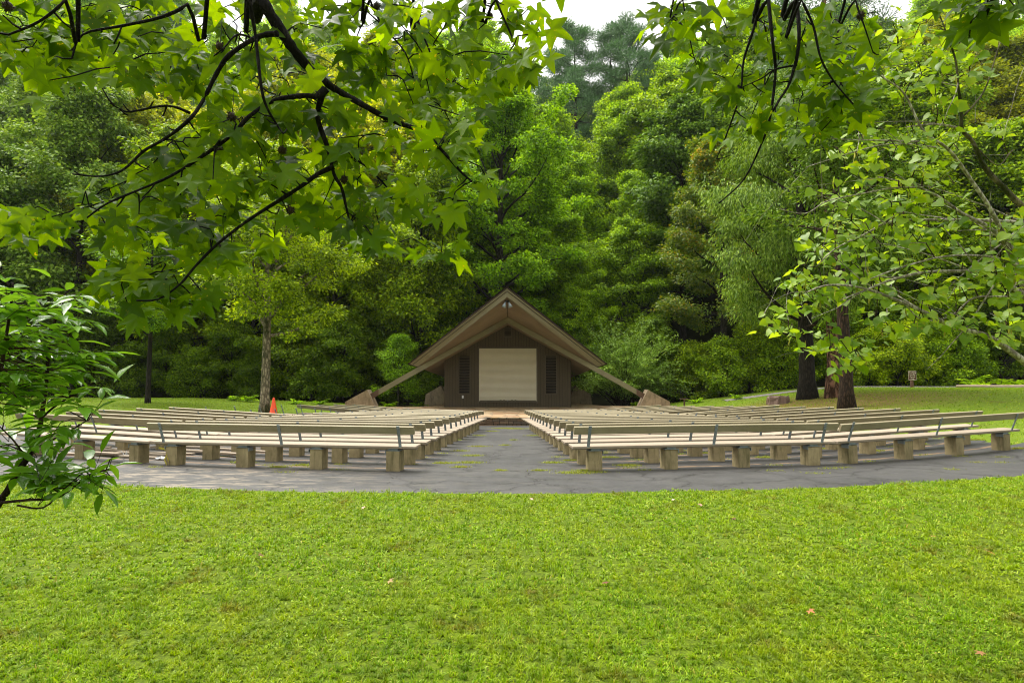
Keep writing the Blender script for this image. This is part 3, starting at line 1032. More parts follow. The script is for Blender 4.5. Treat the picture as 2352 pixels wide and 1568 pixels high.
def text_mesh(body, size, name, mat, parent, loc, extrude=.003):
    cu = bpy.data.curves.new(name, 'FONT')
    cu.body = body; cu.size = size; cu.align_x = 'CENTER'; cu.align_y = 'CENTER'; cu.extrude = extrude; cu.offset = size * .018
    tmp = bpy.data.objects.new("tmp", cu)
    COL.objects.link(tmp)
    bpy.context.view_layer.update()
    dg = bpy.context.evaluated_depsgraph_get()
    me = bpy.data.meshes.new_from_object(tmp.evaluated_get(dg))
    bpy.data.objects.remove(tmp)
    me.materials.clear(); me.materials.append(mat)
    o = put_mesh(name, me, parent)
    o.location = loc
    o.rotation_euler = (rad(90), 0, 0)
    return o

def sign():
    p = P(2095, 897, 35.8)
    z = gz(p.x, p.y)
    root = empty("sign", (p.x, p.y, z), rad(-6))
    tag(root, "brown wooden notice on a post at the top of the right lawn", "sign")
    m = MB(); m.box(-.07, .07, -.05, .05, -.1, .62, cham=.01); m.build("post", M['sign_post'], root)
    m = MB(); m.box(-.22, .22, -.085, -.051, .42, .97, cham=.008); bd = m.build("board", M['sign_brown'], root)
    m = MB()
    for (x0, x1, z0, z1) in ((-.215, .215, .945, .962), (-.215, .215, .428, .445), (-.215, -.198, .446, .944), (.198, .215, .446, .944)):
        m.box(x0, x1, -.09, -.0855, z0, z1)
    m.build("border", M['sign_text'], bd)
    for k, s in enumerate(("Fire Ring", "Use By", "Permit", "Only")):
        text_mesh(s, .105, "lettering", M['sign_text'], bd, (0, -.088, .875 - k * .122))
sign()

def misc():
    # stump block right of the bandshell
    p = P(1787, 925, 30.5)
    z = gz(p.x, p.y)
    root = empty("tree_stump", (p.x, p.y, z)); tag(root, "weathered grey brown stump at the foot of the right lawn", "stump")
    rng = random.Random(8)
    m = MB(); vs = []; fs = []
    n = 16
    for (zz, k) in ((-.15, 1.15), (.12, 1.02), (.30, .98), (.36, .9)):
        for a in range(n):
            r = k * (.42 + .07 * math.sin(a * 3.1) + rng.uniform(-.03, .03))
            vs.append((r * 1.15 * math.cos(2 * math.pi * a / n), r * math.sin(2 * math.pi * a / n), zz + (.06 * math.sin(a * 2.2) if zz > .2 else 0)))
    for i in range(3):
        for a in range(n): fs.append((i * n + a, i * n + (a + 1) % n, (i + 1) * n + (a + 1) % n, (i + 1) * n + a))
    fs.append(tuple(3 * n + a for a in range(n)))
    m.add(vs, fs); m.build("trunk", M['stump'], root)
    # little T shaped post
    p = P(1572, 936, 34.5); z = gz(p.x, p.y)
    root = empty("utility_post", (p.x, p.y, z)); tag(root, "short T-shaped metal post in dead leaves right of the right buttress", "post")
    m = MB(); m.box(-.035, .035, -.035, .035, -.1, .52); m.build("post", M['rusty'], root)
    m = MB(); m.box(-.24, .24, -.08, .08, .521, .56, cham=.008); m.build("top_plate", M['rusty'], root)
    # log kerb on the far right
    root = empty("log_border", (P(2290, 890, 34.5).x, 34.5, 0)); tag(root, "long pale log lying along the top of the right lawn", "log")
    m = MB(); pts = []; rr = []
    for k in range(9):
        x = 26.2 + k * .95; y = 36.0 - .16 * k + .1 * math.sin(k)
        pts.append((x - root.location.x, y - 34.5, gz(x, y) + .06)); rr.append(.10 + .012 * math.sin(k * 2))
    m.tube(pts, rr, 10); m.build("timber", M['log'], root, True)
    # gravel strip
    vs = []; fs = []
    N = 60
    for k in range(N + 1):
        x = 12.5 + 30 * k / N
        yc = 36.6 + .5 * math.sin(x * .35) - .12 * (x - 25) * (x > 25)
        for dy, dz in ((-.55, .012), (0, .06), (.6, .012)):
            vs.append((x, yc + dy, gz(x, yc + dy) + dz))
    for k in range(N):
        for q in range(2): fs.append((k * 3 + q, k * 3 + 3 + q, k * 3 + 4 + q, k * 3 + 1 + q))
    m = MB(); m.add(vs, fs); o = m.build("gravel_path", M['gravel'], None, True); tag(o, kind="structure")
misc()

def lumber():
    spots = [  # px, py, d, length, angle, label
        (215, 1050, 12.6, 1.5, 8, "pale plank lying flat at the far left end of the lumber scatter"),
        (300, 1046, 12.9, 1.9, -4, "long pale plank under the outer bench between two piers, left block"),
        (215, 1038, 13.5, 1.4, 14, "plank leaning on other boards behind the leftmost visible pier"),
        (240, 1047, 12.5, 0.9, -10, "short thick board stub beside white plastic scraps"),
        (335, 1052, 12.2, 1.1, 4, "board on asphalt just left of the pier wrapped in yellow tape"),
        (330, 1047, 12.5, 1.3, -2, "bright plank behind the board beside the taped pier"),
        (345, 1037, 13.1, 2.0, 6, "long narrow plank reaching behind the taped pier"),
        (480, 1040, 13.0, 2.4, -13, "long plank under the inner left bench right of the taped pier"),
        (560, 1030, 13.9, 2.0, -9, "plank on the ground beyond the second pier from the taped one"),
        (160, 1041, 13.4, 1.6, 24, "angled plank poking out behind the sapling leaves"),
        (120, 1032, 14.2, 1.8, -6, "plank half hidden by the sapling, farthest left on the asphalt"),
        (420, 1031, 14.0, 1.6, 3, "short bright plank in the gap behind the front bench row"),
    ]
    rng = random.Random(2)
    for k, (px, py, d, Ln, an, lab) in enumerate(spots):
        p = P(px, py, d)
        z = gz(p.x, p.y) + .018 + .042 * (k % 2)
        m = MB(); m.box(-Ln / 2, Ln / 2, -.07, .07, 0, .04, cham=.004)
        o = m.build("plank", M['seat_wood'], None)
        o.location = (p.x, p.y, z); o.rotation_euler = (0, rng.uniform(-.02, .02) - .0, rad(an - 14))
        tag(o, lab, "plank", "loose lumber under the left benches")
    # crumpled plastic and yellow tape
    def scrap(name, px, py, d, mat, lab, cat, seed, s=.14):
        r = random.Random(seed); p = P(px, py, d)
        m = MB(); g = 7; vs = []; fs = []
        for a in range(g):
            for b in range(g):
                vs.append(((a / (g - 1) - .5) * s * 2 + r.uniform(-.2, .2) * s, (b / (g - 1) - .5) * s + r.uniform(-.2, .2) * s, abs(r.gauss(.02, .04))))
        for a in range(g - 1):
            for b in range(g - 1): fs.append((a * g + b, a * g + b + 1, (a + 1) * g + b + 1, (a + 1) * g + b))
        m.add(vs, fs); o = m.build(name, mat, None)
        o.location = (p.x, p.y, gz(p.x, p.y) + .02)
        tag(o, lab, cat)
    scrap("plastic_scrap", 372, 1053, 11.95, M['plastic'], "crumpled clear plastic sheet at the foot of the taped pier", "plastic", 1, .13)
    scrap("plastic_scrap", 285, 1052, 12.5, M['plastic'], "white plastic scrap lying between two piers left of the taped one", "plastic", 2, .08)
    scrap("plastic_scrap", 165, 1049, 12.9, M['plastic'], "white plastic scrap beside the short board stub, farthest left", "plastic", 3, .1)
    # tape wound round pier
    c = P(397, 1045, 11.35)
    g0 = gz(c.x, c.y)
    m = MB()
    def ribbon(pts, wdt=.035):
        vs = []; fs = []
        for q in pts: vs += [Vector(q) + Vector((0, 0, wdt)), Vector(q) - Vector((0, 0, wdt))]
        for k in range(len(pts) - 1): fs.append((2 * k, 2 * k + 1, 2 * k + 3, 2 * k + 2))
        m.add(vs, fs)
    x, y = c.x, c.y
    ribbon([(x - .15, y - .20, g0 + .33), (x - .02, y - .19, g0 + .30), (x + .10, y - .19, g0 + .34), (x + .2, y - .17, g0 + .33)], .018)
    ribbon([(x + .08, y - .20, g0 + .34), (x + .02, y - .22, g0 + .22), (x - .02, y - .24, g0 + .12), (x + .05, y - .28, g0 + .04)], .022)
    ribbon([(x - .01, y - .21, g0 + .2), (x + .06, y - .24, g0 + .1), (x + .10, y - .30, g0 + .03)], .02)
    o = m.build("caution_tape", M['tape'], None); tag(o, "yellow caution tape wrapped round a front pier of the left benches", "tape")
lumber()

# ------------------------------------------------------------------ grass and weeds
def blades(name, pts, Lr, Wr, lean, mat, seed, kind='stuff', label=None, tm=T_BLADE):
    r = np.random.default_rng(seed)
    N = len(pts)
    az = r.uniform(0, 2 * np.pi, N)
    el = np.clip(r.normal(lean, .35, N), .1, 1.5)
    tip = np.stack([np.cos(az) * np.cos(el), np.sin(az) * np.cos(el), np.sin(el)], 1)
    nr = np.stack([-np.cos(az) * np.sin(el), -np.sin(az) * np.sin(el), np.cos(el)], 1) + r.normal(0, .35, (N, 3))
    L = r.uniform(Lr[0], Lr[1], N); W = r.uniform(Wr[0], Wr[1], N)
    me = leaf_mesh(name, pts, tip, nr, L, W, tm, mat)
    o = put_mesh(name, me)
    if label: tag(o, label)
    if kind: tag(o, kind=kind)
    return o

def grassmat(name, yellow=0.0, dark=1.0):
    m, t, n, l, b = newmat(name)
    g = n.new("ShaderNodeNewGeometry")
    v = world_vec(t)
    r = ramp(t, g.outputs["Random Per Island"], [(.0, (.10 * dark, .20 * dark, .003)), (.30, (.21 * dark, .38 * dark, .003)), (.75, (.34 * dark, .52 * dark, .005)), (.93, (.48 * dark, .58 * dark, .06)), (1, (.45, .30, .06))])
    p = noise(t, .9, 5, .65, v)
    c = mixc(t, ramp(t, p.outputs[0], [(.42, 0.0), (.68, .8)]).outputs[0], r.outputs[0], (.36 * dark, .43 * dark, .008))
    p2 = noise(t, 1.7, 4, .65, v)
    c = mixc(t, ramp(t, p2.outputs[0], [(.56, 0.0), (.68, .8)]).outputs[0], c, (.20, .15, .02))
    p3 = noise(t, 7, 4, .6, v)
    c = mixc(t, ramp(t, p3.outputs[0], [(.36, .6), (.52, 0.0)]).outputs[0], c, (.07, .15, .003))
    p4 = noise(t, 13, 2, .5, v)
    c = mixc(t, ramp(t, p4.outputs[0], [(.40, .45), (.54, 0.0)]).outputs[0], c, (.08, .18, .004))
    if yellow: c = mixc(t, yellow, c, (.30, .27, .04))
    l.new(c, b.inputs["Base Color"])
    b.inputs["Roughness"].default_value = .45
    b.inputs["Specular IOR Level"].default_value = .22
    tr = n.new("ShaderNodeBsdfTranslucent")
    l.new(mixc(t, 1.0, c, (1.2, 1.2, .5), 'MULTIPLY'), tr.inputs[0])
    ms = n.new("ShaderNodeMixShader"); ms.inputs[0].default_value = .35
    l.new(b.outputs[0], ms.inputs[1]); l.new(tr.outputs[0], ms.inputs[2])
    l.new(ms.outputs[0], n["Material Output"].inputs[0])
    return m
M['grass'] = grassmat('grass')
M['weed'] = grassmat('weed', .55)
M['grass_far'] = grassmat('grass_far', 0, .9)

def sample(rs, n, x0, x1, y0, y1, fn):
    x = rs.uniform(x0, x1, n); y = rs.uniform(y0, y1, n)
    k = fn(x, y)
    x, y = x[k], y[k]
    return np.stack([x, y, ground(x, y)], 1)
RS = np.random.default_rng(11)
def front_lawn(ya, yb):
    def f(x, y):
        R = np.hypot(x - CX, 33 - y)
        edge = 24.60 + .05 * np.sin(np.arctan2(x - CX, 33 - y) * 40) + .06 * np.sin(x * 2.3) * np.sin(x * .9) + .05 * np.sin(x * 7.1 + 1) + RS.normal(0, .035, x.shape)
        return (R > edge) & (np.abs(x) < .93 * y + 1.0) & (y >= ya) & (y < yb)
    return f
g1 = sample(RS, 330000, -5.4, 5.4, 2.5, 4.8, front_lawn(2.5, 4.8))
g2 = sample(RS, 430000, -10.5, 10.5, 4.8, 11.5, front_lawn(4.8, 11.5))
# thin it in patches so that the turf is uneven
def thin(p, seed, lo=.45):
    f = np.sin(p[:, 0] * 3.1 + 2 * np.sin(p[:, 1] * 2.3)) * np.sin(p[:, 1] * 4.1 + 1.5 * np.sin(p[:, 0] * 1.9)) * .5 + .5
    r = np.random.default_rng(seed)
    return p[r.uniform(0, 1, len(p)) < lo + (1 - lo) * f]
def clump(p, seed, cells=.07, amt=.45):
    r = np.random.default_rng(seed)
    c = np.floor(p[:, :2] / cells)
    h = np.sin(c[:, 0] * 127.1 + c[:, 1] * 311.7) * 43758.5; h = h - np.floor(h)
    h2 = np.sin(c[:, 0] * 269.5 + c[:, 1] * 183.3) * 43758.5; h2 = h2 - np.floor(h2)
    ctr = (c + .5 + np.stack([h - .5, h2 - .5], 1) * .9) * cells
    k = r.uniform(0, 1, len(p)) < .75
    q = p.copy()
    q[k, :2] = p[k, :2] + (ctr[k] - p[k, :2]) * amt
    q = q[h[:] > .06]
    q[:, 2] = ground(q[:, 0], q[:, 1])
    return q
g1 = clump(g1, 3); g2 = clump(g2, 4, .11)
blades("lawn_grass", np.concatenate([thin(g1, 1)]), (.016, .045), (.003, .008), .70, M['grass'], 21, label="low bright green turf of the near lawn in the foreground")
blades("lawn_turf", thin(g2, 2), (.022, .055), (.006, .014), .65, M['grass'], 22, label="bright green turf along the asphalt edge of the near lawn")
# taller tussocks
tc = sample(RS, 520, -7, 7, 2.7, 9.5, front_lawn(2.7, 9.5))
tp = np.repeat(tc, 34, axis=0); tp[:, :2] += np.random.default_rng(5).normal(0, .035, (len(tp), 2))
blades("grass_tussock", tp, (.04, .095), (.004, .007), .95, M['grass'], 23, label="taller grass tussocks dotted over the near lawn")
# clover
tc = sample(RS, 60000, -9, 9, 2.6, 9.5, front_lawn(2.6, 9.5))
tc = tc[np.sin(tc[:, 0] * 1.3 + 1) * np.sin(tc[:, 1] * 1.1 + .5 * tc[:, 0]) > .1]
tc[:, 2] += .018
blades("clover_cover", tc, (.012, .02), (.012, .018), .15, M['grass'], 24, label="patches of small leafed clover in the near lawn", tm=T_DIAMOND)
# side and back lawns
def side_lawn(x, y):
    out = np.array([not on_asphalt(a, b) for a, b in zip(x, y)])
    R = np.hypot(x - CX, 33 - y)
    return out & (R > 7) & (R < 60) & ~((np.abs(x - CX) < 11) & (y > 26.5))
g3 = sample(RS, 60000, 5, 36, 13, 37.5, side_lawn)
g4 = sample(RS, 40000, -34, -6, 18, 39, side_lawn)
g5 = sample(RS, 8000, -11, 12, 37.5, 43, lambda x, y: np.abs(x - CX) > 4.8)
blades("side_grass", np.concatenate([g3, g4, g5]), (.03, .08), (.012, .03), .7, M['grass_far'], 25, label="mown grass beyond the bench rows on both sides")
# weeds in the asphalt cracks
r5 = np.random.default_rng(9)
wp = []
for (px, py, s) in ((1085, 1046, .10), (1058, 1072, .07), (1075, 1062, .13), (1020, 1063, .10), (1058, 1035, .09), (1150, 1080, .05), (1160, 1022, .06), (1180, 1010, .05),
                    (1240, 1080, .06), (1320, 1085, .14), (1345, 1080, .09), (1270, 1062, .10), (1310, 1057, .08), (1350, 1025, .12), (1100, 1025, .11), (1040, 1010, .12),
                    (1005, 1003, .10), (700, 1068, .12), (560, 1062, .1), (640, 1072, .08), (1440, 1068, .1), (1500, 1055, .12), (1620, 1040, .1), (1760, 1050, .1), (1900, 1030, .12),
                    (1370, 1040, .12), (1395, 1050, .12), (2010, 1035, .1), (2240, 1010, .1), (2340, 1030, .1), (1100, 1000, .1), (1225, 1000, .12), (1240, 985, .1), (1130, 990, .1),
                    (930, 1015, .12), (880, 1010, .12), (820, 1020, .12), (1160, 983, .25), (1190, 984, .2), (1700, 1030, .15), (2100, 1020, .15)):
    d = CAMZ * F / (py - 866)
    for _ in range(4):
        p = P(px, py, d); d = (CAMZ - gz(p.x, min(p.y, 26.8))) * F / (py - 866)
    if d > 26.7: d = 26.7
    p = P(px, py, d)
    n = int(420 * s / .1)
    q = np.stack([p.x + r5.normal(0, s * 1.1, n), p.y + r5.normal(0, s * .55, n), np.zeros(n)], 1)
    q[:, 2] = ground(q[:, 0], q[:, 1]) + .016
    wp.append(q)
# random small ones between the rows
q = []
for _ in range(200):
    x, y = r5.uniform(-12, 12), r5.uniform(10, 26)
    if on_asphalt(x, y) and (abs(x - CX) > 1.1):
        n = 60
        a = np.stack([x + r5.normal(0, .09, n), y + r5.normal(0, .05, n), np.zeros(n)], 1)
        a[:, 2] = ground(a[:, 0], a[:, 1]) + .016
        q.append(a)
blades("crack_weeds", np.concatenate(wp + q), (.015, .055), (.004, .010), .6, M['weed'], 26, label="yellowish grass and moss growing in the asphalt cracks")

# fallen leaves
def fallen():
    r = random.Random(4)
    spots = [(255, 1140, (.45, .25, .12), "pale brown fallen leaf on the lawn near the sapling"),
             (835, 1172, (.4, .28, .2), "curled pinkish leaf on the grass below the left bench"),
             (1220, 1152, (.5, .3, .25), "pale pink fallen leaf at the lawn edge below the aisle"),
             (1545, 1153, (.5, .4, .32), "pale fallen leaf at the lawn edge right of the aisle"),
             (1685, 1197, (.12, .04, .03), "dark red fallen leaf on the right part of the lawn"),
             (1610, 1165, (.4, .22, .18), "small brownish leaf near the lawn edge, below a right bench"),
             (1390, 1345, (.14, .05, .02), "dark brown leaf right of the middle of the lawn"),
             (2280, 1277, (.5, .12, .04), "orange red fallen leaf near the right side of the lawn"),
             (2140, 1237, (.4, .2, .06), "orange brown leaf in the grass at the right"),
             (1860, 1408, (.35, .12, .04), "russet fallen leaf low on the right side of the lawn"),
             (2255, 1505, (.3, .14, .05), "brown leaf in the lower right of the lawn"),
             (600, 1280, (.16, .08, .03), "dark curled leaf in the left half of the lawn"),
             (895, 1340, (.3, .2, .08), "dull tan leaf left of the middle of the lawn")]
    tm = star_template(77)
    for k, (px, py, c, lab) in enumerate(spots):
        d = CAMZ * F / (py - 866)
        p = P(px, py, d)
        mt = plain("dead_leaf_%d" % k, c, .7)
        a = r.uniform(0, 6.28)
        me = leaf_mesh("fallen_leaf", np.array([[0, 0, 0.]]), np.array([[math.cos(a), math.sin(a), .15]]), np.array([[r.uniform(-.5, .5), -.4, 1.]]), .04, .04, tm, mt)
        o = put_mesh("fallen_leaf", me); o.location = (p.x, p.y, gz(p.x, p.y) + .045)
        tag(o, lab, "leaf", "fallen leaves on the near lawn")
fallen()

# ------------------------------------------------------------------ trees
def woody_path(rng, p0, d0, L, n, r0, r1, bend_up=0.0, wob=.12):
    pts = [Vector(p0)]; d = Vector(d0).normalized(); rr = [r0]
    for k in range(n):
        d = (d + Vector((rng.gauss(0, wob), rng.gauss(0, wob), rng.gauss(0, wob) + bend_up))).normalized()
        pts.append(pts[-1] + d * (L / n))
        rr.append(r0 + (r1 - r0) * (k + 1) / n)
    return pts, rr

def gen_tree(name, seed, H, R, cb, nl, nleaf, Ll, Wl, tr, top=1.0, style='round', flat=.55, cl=.8, droop=.25, lean=(0, 0), bare_limbs=0, tmpl=T_KITE, sides=7, spread=.5):
    """returns (trunk mesh, crown mesh); a trunk with limbs and side twigs, leaves in clumps at the twigs"""
    rng = random.Random(seed)
    rs = np.random.default_rng(seed)
    mb = MB()
    # trunk
    n = 12
    tp = []; trr = []
    wx, wy = rng.uniform(0, 6), rng.uniform(0, 6)
    for k in range(n + 1):
        t = k / n; z = -0.4 + (H * .93 + .4) * t
        tp.append(Vector((lean[0] * t * t * H + .05 * tr * 8 * math.sin(wx + t * 5) * t, lean[1] * t * H + .05 * tr * 8 * math.sin(wy + t * 4) * t, z)))
        fl = 1 + .55 * max(0, 1 - (z + .4) / 1.2) ** 2
        trr.append(tr * fl * (1 - t) ** .75 + .015)
    mb.tube(tp, trr, max(sides, 9))
    def trunk_at(z):
        t = min(max((z + .4) / (H * .93 + .4), 0), 1)
        f = t * n; i = min(int(f), n - 1)
        return tp[i].lerp(tp[i + 1], f - i), trr[min(i + 1, n)]
    cents = []; crad = []
    az = rng.uniform(0, 6.28)
    for k in range(nl):
        t = (k + .5) / nl
        t = t ** .9
        z = cb + (H * .96 - cb) * t
        az += 2.4 + rng.uniform(-.4, .4)
        if style == 'round':
            prof = math.sqrt(max(0, 1 - (1.75 * t - .75) ** 2)) if t > .43 else .80 + .20 * t / .43
        elif style == 'tall':
            prof = math.sqrt(max(0, 1 - (1.5 * t - .5) ** 2)) if t > .33 else .72 + .28 * t / .33
        elif style == 'pine':
            prof = (.55 + .6 * math.sin(math.pi * min(1, t * 1.05))) * (1 - .45 * t)
        else:
            prof = 1 - .6 * t
        L = R * prof * rng.uniform(.72, 1.15)
        if L < .4: L = .4
        el = {'round': .25 + .9 * t, 'tall': .2 + .8 * t, 'pine': .05 + .35 * t, 'shrub': .5 + .6 * t}[style]
        d = Vector((math.cos(az) * math.cos(el), math.sin(az) * math.cos(el), math.sin(el)))
        p0, pr = trunk_at(z - (L * math.sin(el)) * .55 if style != 'pine' else z)
        pts, rr = woody_path(rng, p0, d, L, 7, min(pr * .55, .03 + L * .02), .012, .02 if style != 'shrub' else -.02)
        mb.tube(pts, rr, sides - 1, False)
        for q in range(2, 8):
            f = q / 7
            c = pts[q]
            if q == 7: 
                cents.append(c); crad.append(cl * rng.uniform(.7, 1.1))
            for _ in range(2 if q > 2 else 1):
                sgn = rng.choice((-1, 1))
                dd = (pts[min(q, 7)] - pts[q - 1]).normalized()
                sd = dd.cross(Vector((0, 0, 1)))
                if sd.length < .1: sd = Vector((1, 0, 0))
                sd.normalize()
                v = (dd * rng.uniform(.2, .7) + sd * sgn * rng.uniform(.5, 1) + Vector((0, 0, rng.uniform(-.25, .4)))).normalized()
                l2 = L * spread * rng.uniform(.35, .9) * (1.15 - f * .6)
                e = c + v * l2
                mb.tube([c, c.lerp(e, .5) + Vector((0, 0, .04 * l2)), e], [.014, .01, .005], 4, False)
                cents.append(e); crad.append(cl * rng.uniform(.6, 1.15))
                if rng.random() < .3:
                    cents.append(c.lerp(e, .5)); crad.append(cl * rng.uniform(.5, .9))
    C = np.array([tuple(c) for c in cents]); CR = np.array(crad)
    if style in ('round', 'tall'): flat *= 1.12
    wgt = CR ** 2 / (CR ** 2).sum()
    ci = rs.choice(len(C), nleaf, p=wgt)
    u = norm(rs.normal(0, 1, (nleaf, 3)))
    rr_ = rs.uniform(0, 1, nleaf) ** .55
    off = u * rr_[:, None] * CR[ci][:, None]
    off[:, 2] *= flat
    pos = C[ci] + off
    axis = np.array([lean[0] * H * .4, 0, 0])
    outw = pos - axis; outw[:, 2] = 0; outw = norm(outw)
    if style == 'pine':
        tip = norm(u + np.array([0, 0, .5])); nr = rs.normal(0, 1, (nleaf, 3))
    else:
        tip = norm(norm(off + 1e-6) * .7 + outw * .5 + rs.normal(0, .45, (nleaf, 3)) + np.array([0, 0, -droop]))
        nr = np.array([0, 0, 1.0]) + outw * .42 + rs.normal(0, .44, (nleaf, 3))
    Lv = rs.uniform(.7, 1.25, nleaf) * Ll
    Wv = Lv * Wl / Ll
    tm = mb.mesh(name + "_trunk", None, True)
    cm = leaf_mesh(name + "_crown", pos, tip, nr, Lv, Wv, tmpl, None)
    return tm, cm

def stand(name, meshes, x, y, leafm, barkm, label, cat="tree", group=None, scale=1.0, rz=0.0, col=(1, 1, 1), sz=None, crown="crown"):
    root = empty(name, (x, y, gz(x, y)), rz)
    root.scale = (scale, scale, (sz or scale))
    tag(root, label, cat, group)
    for nm, me, mt in (("trunk" if crown == "crown" else "stems", meshes[0], barkm), (crown, meshes[1], leafm)):
        o = bpy.data.objects.new(nm, me)
        COL.objects.link(o); o.parent = root
        if len(me.materials) == 0: me.materials.append(mt)
        o.material_slots[0].link = 'OBJECT'
        o.material_slots[0].material = mt
        if nm == crown: o.color = (col[0], col[1], col[2], 1)
    return root

K = {}
K['b1'] = gen_tree('broadleaf', 1, 18, 5.4, 3.5, 34, 56000, .24, .16, .22, style='round', cl=1.1, flat=.45)
K['b2'] = gen_tree('broadleaf', 2, 21, 4.8, 3.0, 40, 56000, .24, .16, .20, style='tall', cl=1.0, flat=.45)
K['b3'] = gen_tree('broadleaf', 3, 17, 6.0, 2.5, 34, 60000, .26, .17, .24, style='round', cl=1.15, flat=.4)
K['b4'] = gen_tree('broadleaf', 4, 22, 5.2, 5.0, 38, 56000, .26, .17, .24, style='tall', cl=1.1, flat=.42)
K['p1'] = gen_tree('pine', 5, 25, 4.2, 9, 30, 30000, .42, .05, .30, style='pine', cl=.85, flat=.5, spread=.42, tmpl=T_DIAMOND)
K['p2'] = gen_tree('pine', 6, 27, 4.8, 8, 34, 34000, .42, .05, .32, style='pine', cl=.9, flat=.5, spread=.42, tmpl=T_DIAMOND)
K['s1'] = gen_tree('shrub', 7, 4.5, 2.6, .3, 26, 16000, .17, .10, .06, style='shrub', cl=.5, flat=.7)
K['s2'] = gen_tree('shrub', 8, 3.8, 2.4, .2, 24, 16000, .16, .09, .05, style='round', cl=.5, flat=.6)
K['s3'] = gen_tree('understory', 9, 7.5, 3.0, .8, 30, 24000, .18, .11, .09, style='round', cl=.65, flat=.5)

DK = (.62, .68, .7); LT = (1.15, 1.1, 1.0)
# -- trees one can tell apart
t = gen_tree('clearing_tree', 21, 12.5, 4.6, 3.8, 26, 46000, .15, .10, .22, style='round', cl=.75, flat=.5, lean=(.012, 0), sides=8)
p = P(607, 946, 28.2)
stand("yard_tree", t, p.x, p.y, M['leaf_green'], M['bark_grey'], "pale mottled tree with a mossy trunk standing beside the orange cone", rz=.4, col=(1.5, 1.35, .9))
t = gen_tree('slim_tree', 22, 11, 3.0, 3.6, 22, 22000, .16, .10, .12, style='tall', cl=.7, flat=.5)
p = P(339, 930, 32.5)
stand("slim_tree", t, p.x, p.y, M['leaf_green'], M['bark_dark'], "thin dark trunked tree on the left back lawn", col=(.8, .95, .9))
# hickory like dark tree with drooping leaves on the right
t = gen_tree('hickory', 23, 17.5, 5.6, 3.4, 40, 80000, .21, .065, .40, style='round', cl=.85, flat=.75, droop=1.3, sides=9)
p = P(1855, 910, 31.0)
stand("hickory_tree", t, p.x, p.y, M['leaf_dark'], M['bark_dark'], "big dark green tree with drooping leaves, black trunk behind the stump", rz=1.2, col=(1.25, 1.2, 1.1))
t = gen_tree('tall_pine', 24, 25, 3.6, 13, 22, 22000, .3, .035, .40, style='pine', cl=.8, spread=.4, tmpl=T_DIAMOND, sides=10)
p = P(1921, 905, 30.0)
stand("tall_pine", t, p.x, p.y, M['leaf_pine'], M['bark_pine'], "large pine with reddish plated bark behind the leaning trunk", rz=.3)
t = gen_tree('leaning_tree', 25, 14, 3.4, 6.5, 20, 22000, .17, .10, .27, style='round', cl=.75, lean=(-.012, 0), sides=10)
p = P(1945, 937, 25.0)
stand("leaning_tree", t, p.x, p.y, M['leaf_dark'], M['bark_brown'], "dark brown leaning tree in front of the pine on the right lawn", rz=0, col=(1.1, 1.1, 1))
# tall tree behind the bandshell
t = gen_tree('gum', 26, 27, 6.6, 6.5, 46, 110000, .22, .17, .36, style='round', cl=.95, flat=.42, droop=.1, sides=9, spread=.55)
stand("tall_sweetgum", t, -.9, 46.0, M['leaf_green'], M['bark_dark'], "tallest tree behind the bandshell, layered sprays of star-shaped leaves", rz=2.0, col=(1.25, 1.4, 1.5))
t = gen_tree('orangish', 27, 19, 4.6, 4.5, 32, 55000, .19, .12, .26, style='round', cl=.85, flat=.5)
stand("turning_tree", t, 14.8, 42.5, M['leaf_orange'], M['bark_dark'], "tree with orange tinged leaves right of the valley gap", rz=.7)
# willow like shrub with arching sprays right of the bandshell
def arching_shrub():
    x, y = P(1435, 930, 40.5).x, 40.5
    rng = random.Random(31); rs = np.random.default_rng(31)
    mb = MB(); pos = []; tips = []
    for k in range(230):
        az = rng.uniform(0, 6.28); L = rng.uniform(2.6, 5.2); el = rng.uniform(.55, 1.45)
        d = Vector((math.cos(az) * math.cos(el), math.sin(az) * math.cos(el) * .8, math.sin(el)))
        pt = Vector((rng.uniform(-.5, .5), rng.uniform(-.4, .4), 0)); pts = [pt.copy()]; rr = [.03]
        for q in range(12):
            d = (d + Vector((rng.gauss(0, .04), rng.gauss(0, .04), -.075 * (q / 5)))).normalized()
            pt = pt + d * (L / 12); pts.append(pt.copy()); rr.append(.03 * (1 - q / 13))
            if q > 2:
                for _ in range(10):
                    s = rng.choice((-1, 1)); sd = d.cross(Vector((0, 0, 1))).normalized()
                    a = pt - d * rng.uniform(0, L / 12)
                    pos.append(tuple(a)); tips.append(tuple(sd * s + d * .5 + Vector((0, 0, rng.uniform(-.1, .35)))))
                if q > 3 and rng.random() < .75:
                    dd = (d + Vector((rng.gauss(0, .7), rng.gauss(0, .7), rng.gauss(0, .4)))).normalized()
                    for w_ in range(9):
                        c = pt + dd * (w_ * .09)
                        for _ in range(2):
                            pos.append(tuple(c)); tips.append((rng.gauss(0, 1), rng.gauss(0, 1), rng.gauss(.1, .5)))
        mb.tube(pts, rr, 4, False)
    pos = np.array(pos); tips = np.array(tips)
    N = len(pos)
    cm = leaf_mesh("arching_crown", pos, tips, np.array([0, 0, 1.]) + rs.normal(0, .35, (N, 3)), rs.uniform(.13, .22, N), rs.uniform(.06, .085, N), T_KITE, None)
    stand("arching_shrub", (mb.mesh("arching_stems", None, True), cm), x, y, M['leaf_shrub'], M['bark_dark'], "pale feathery shrub with arching sprays right of the bandshell roof", "shrub", sz=1.12, crown="foliage", scale=.95, col=(1.0, 1.12, .75))
arching_shrub()
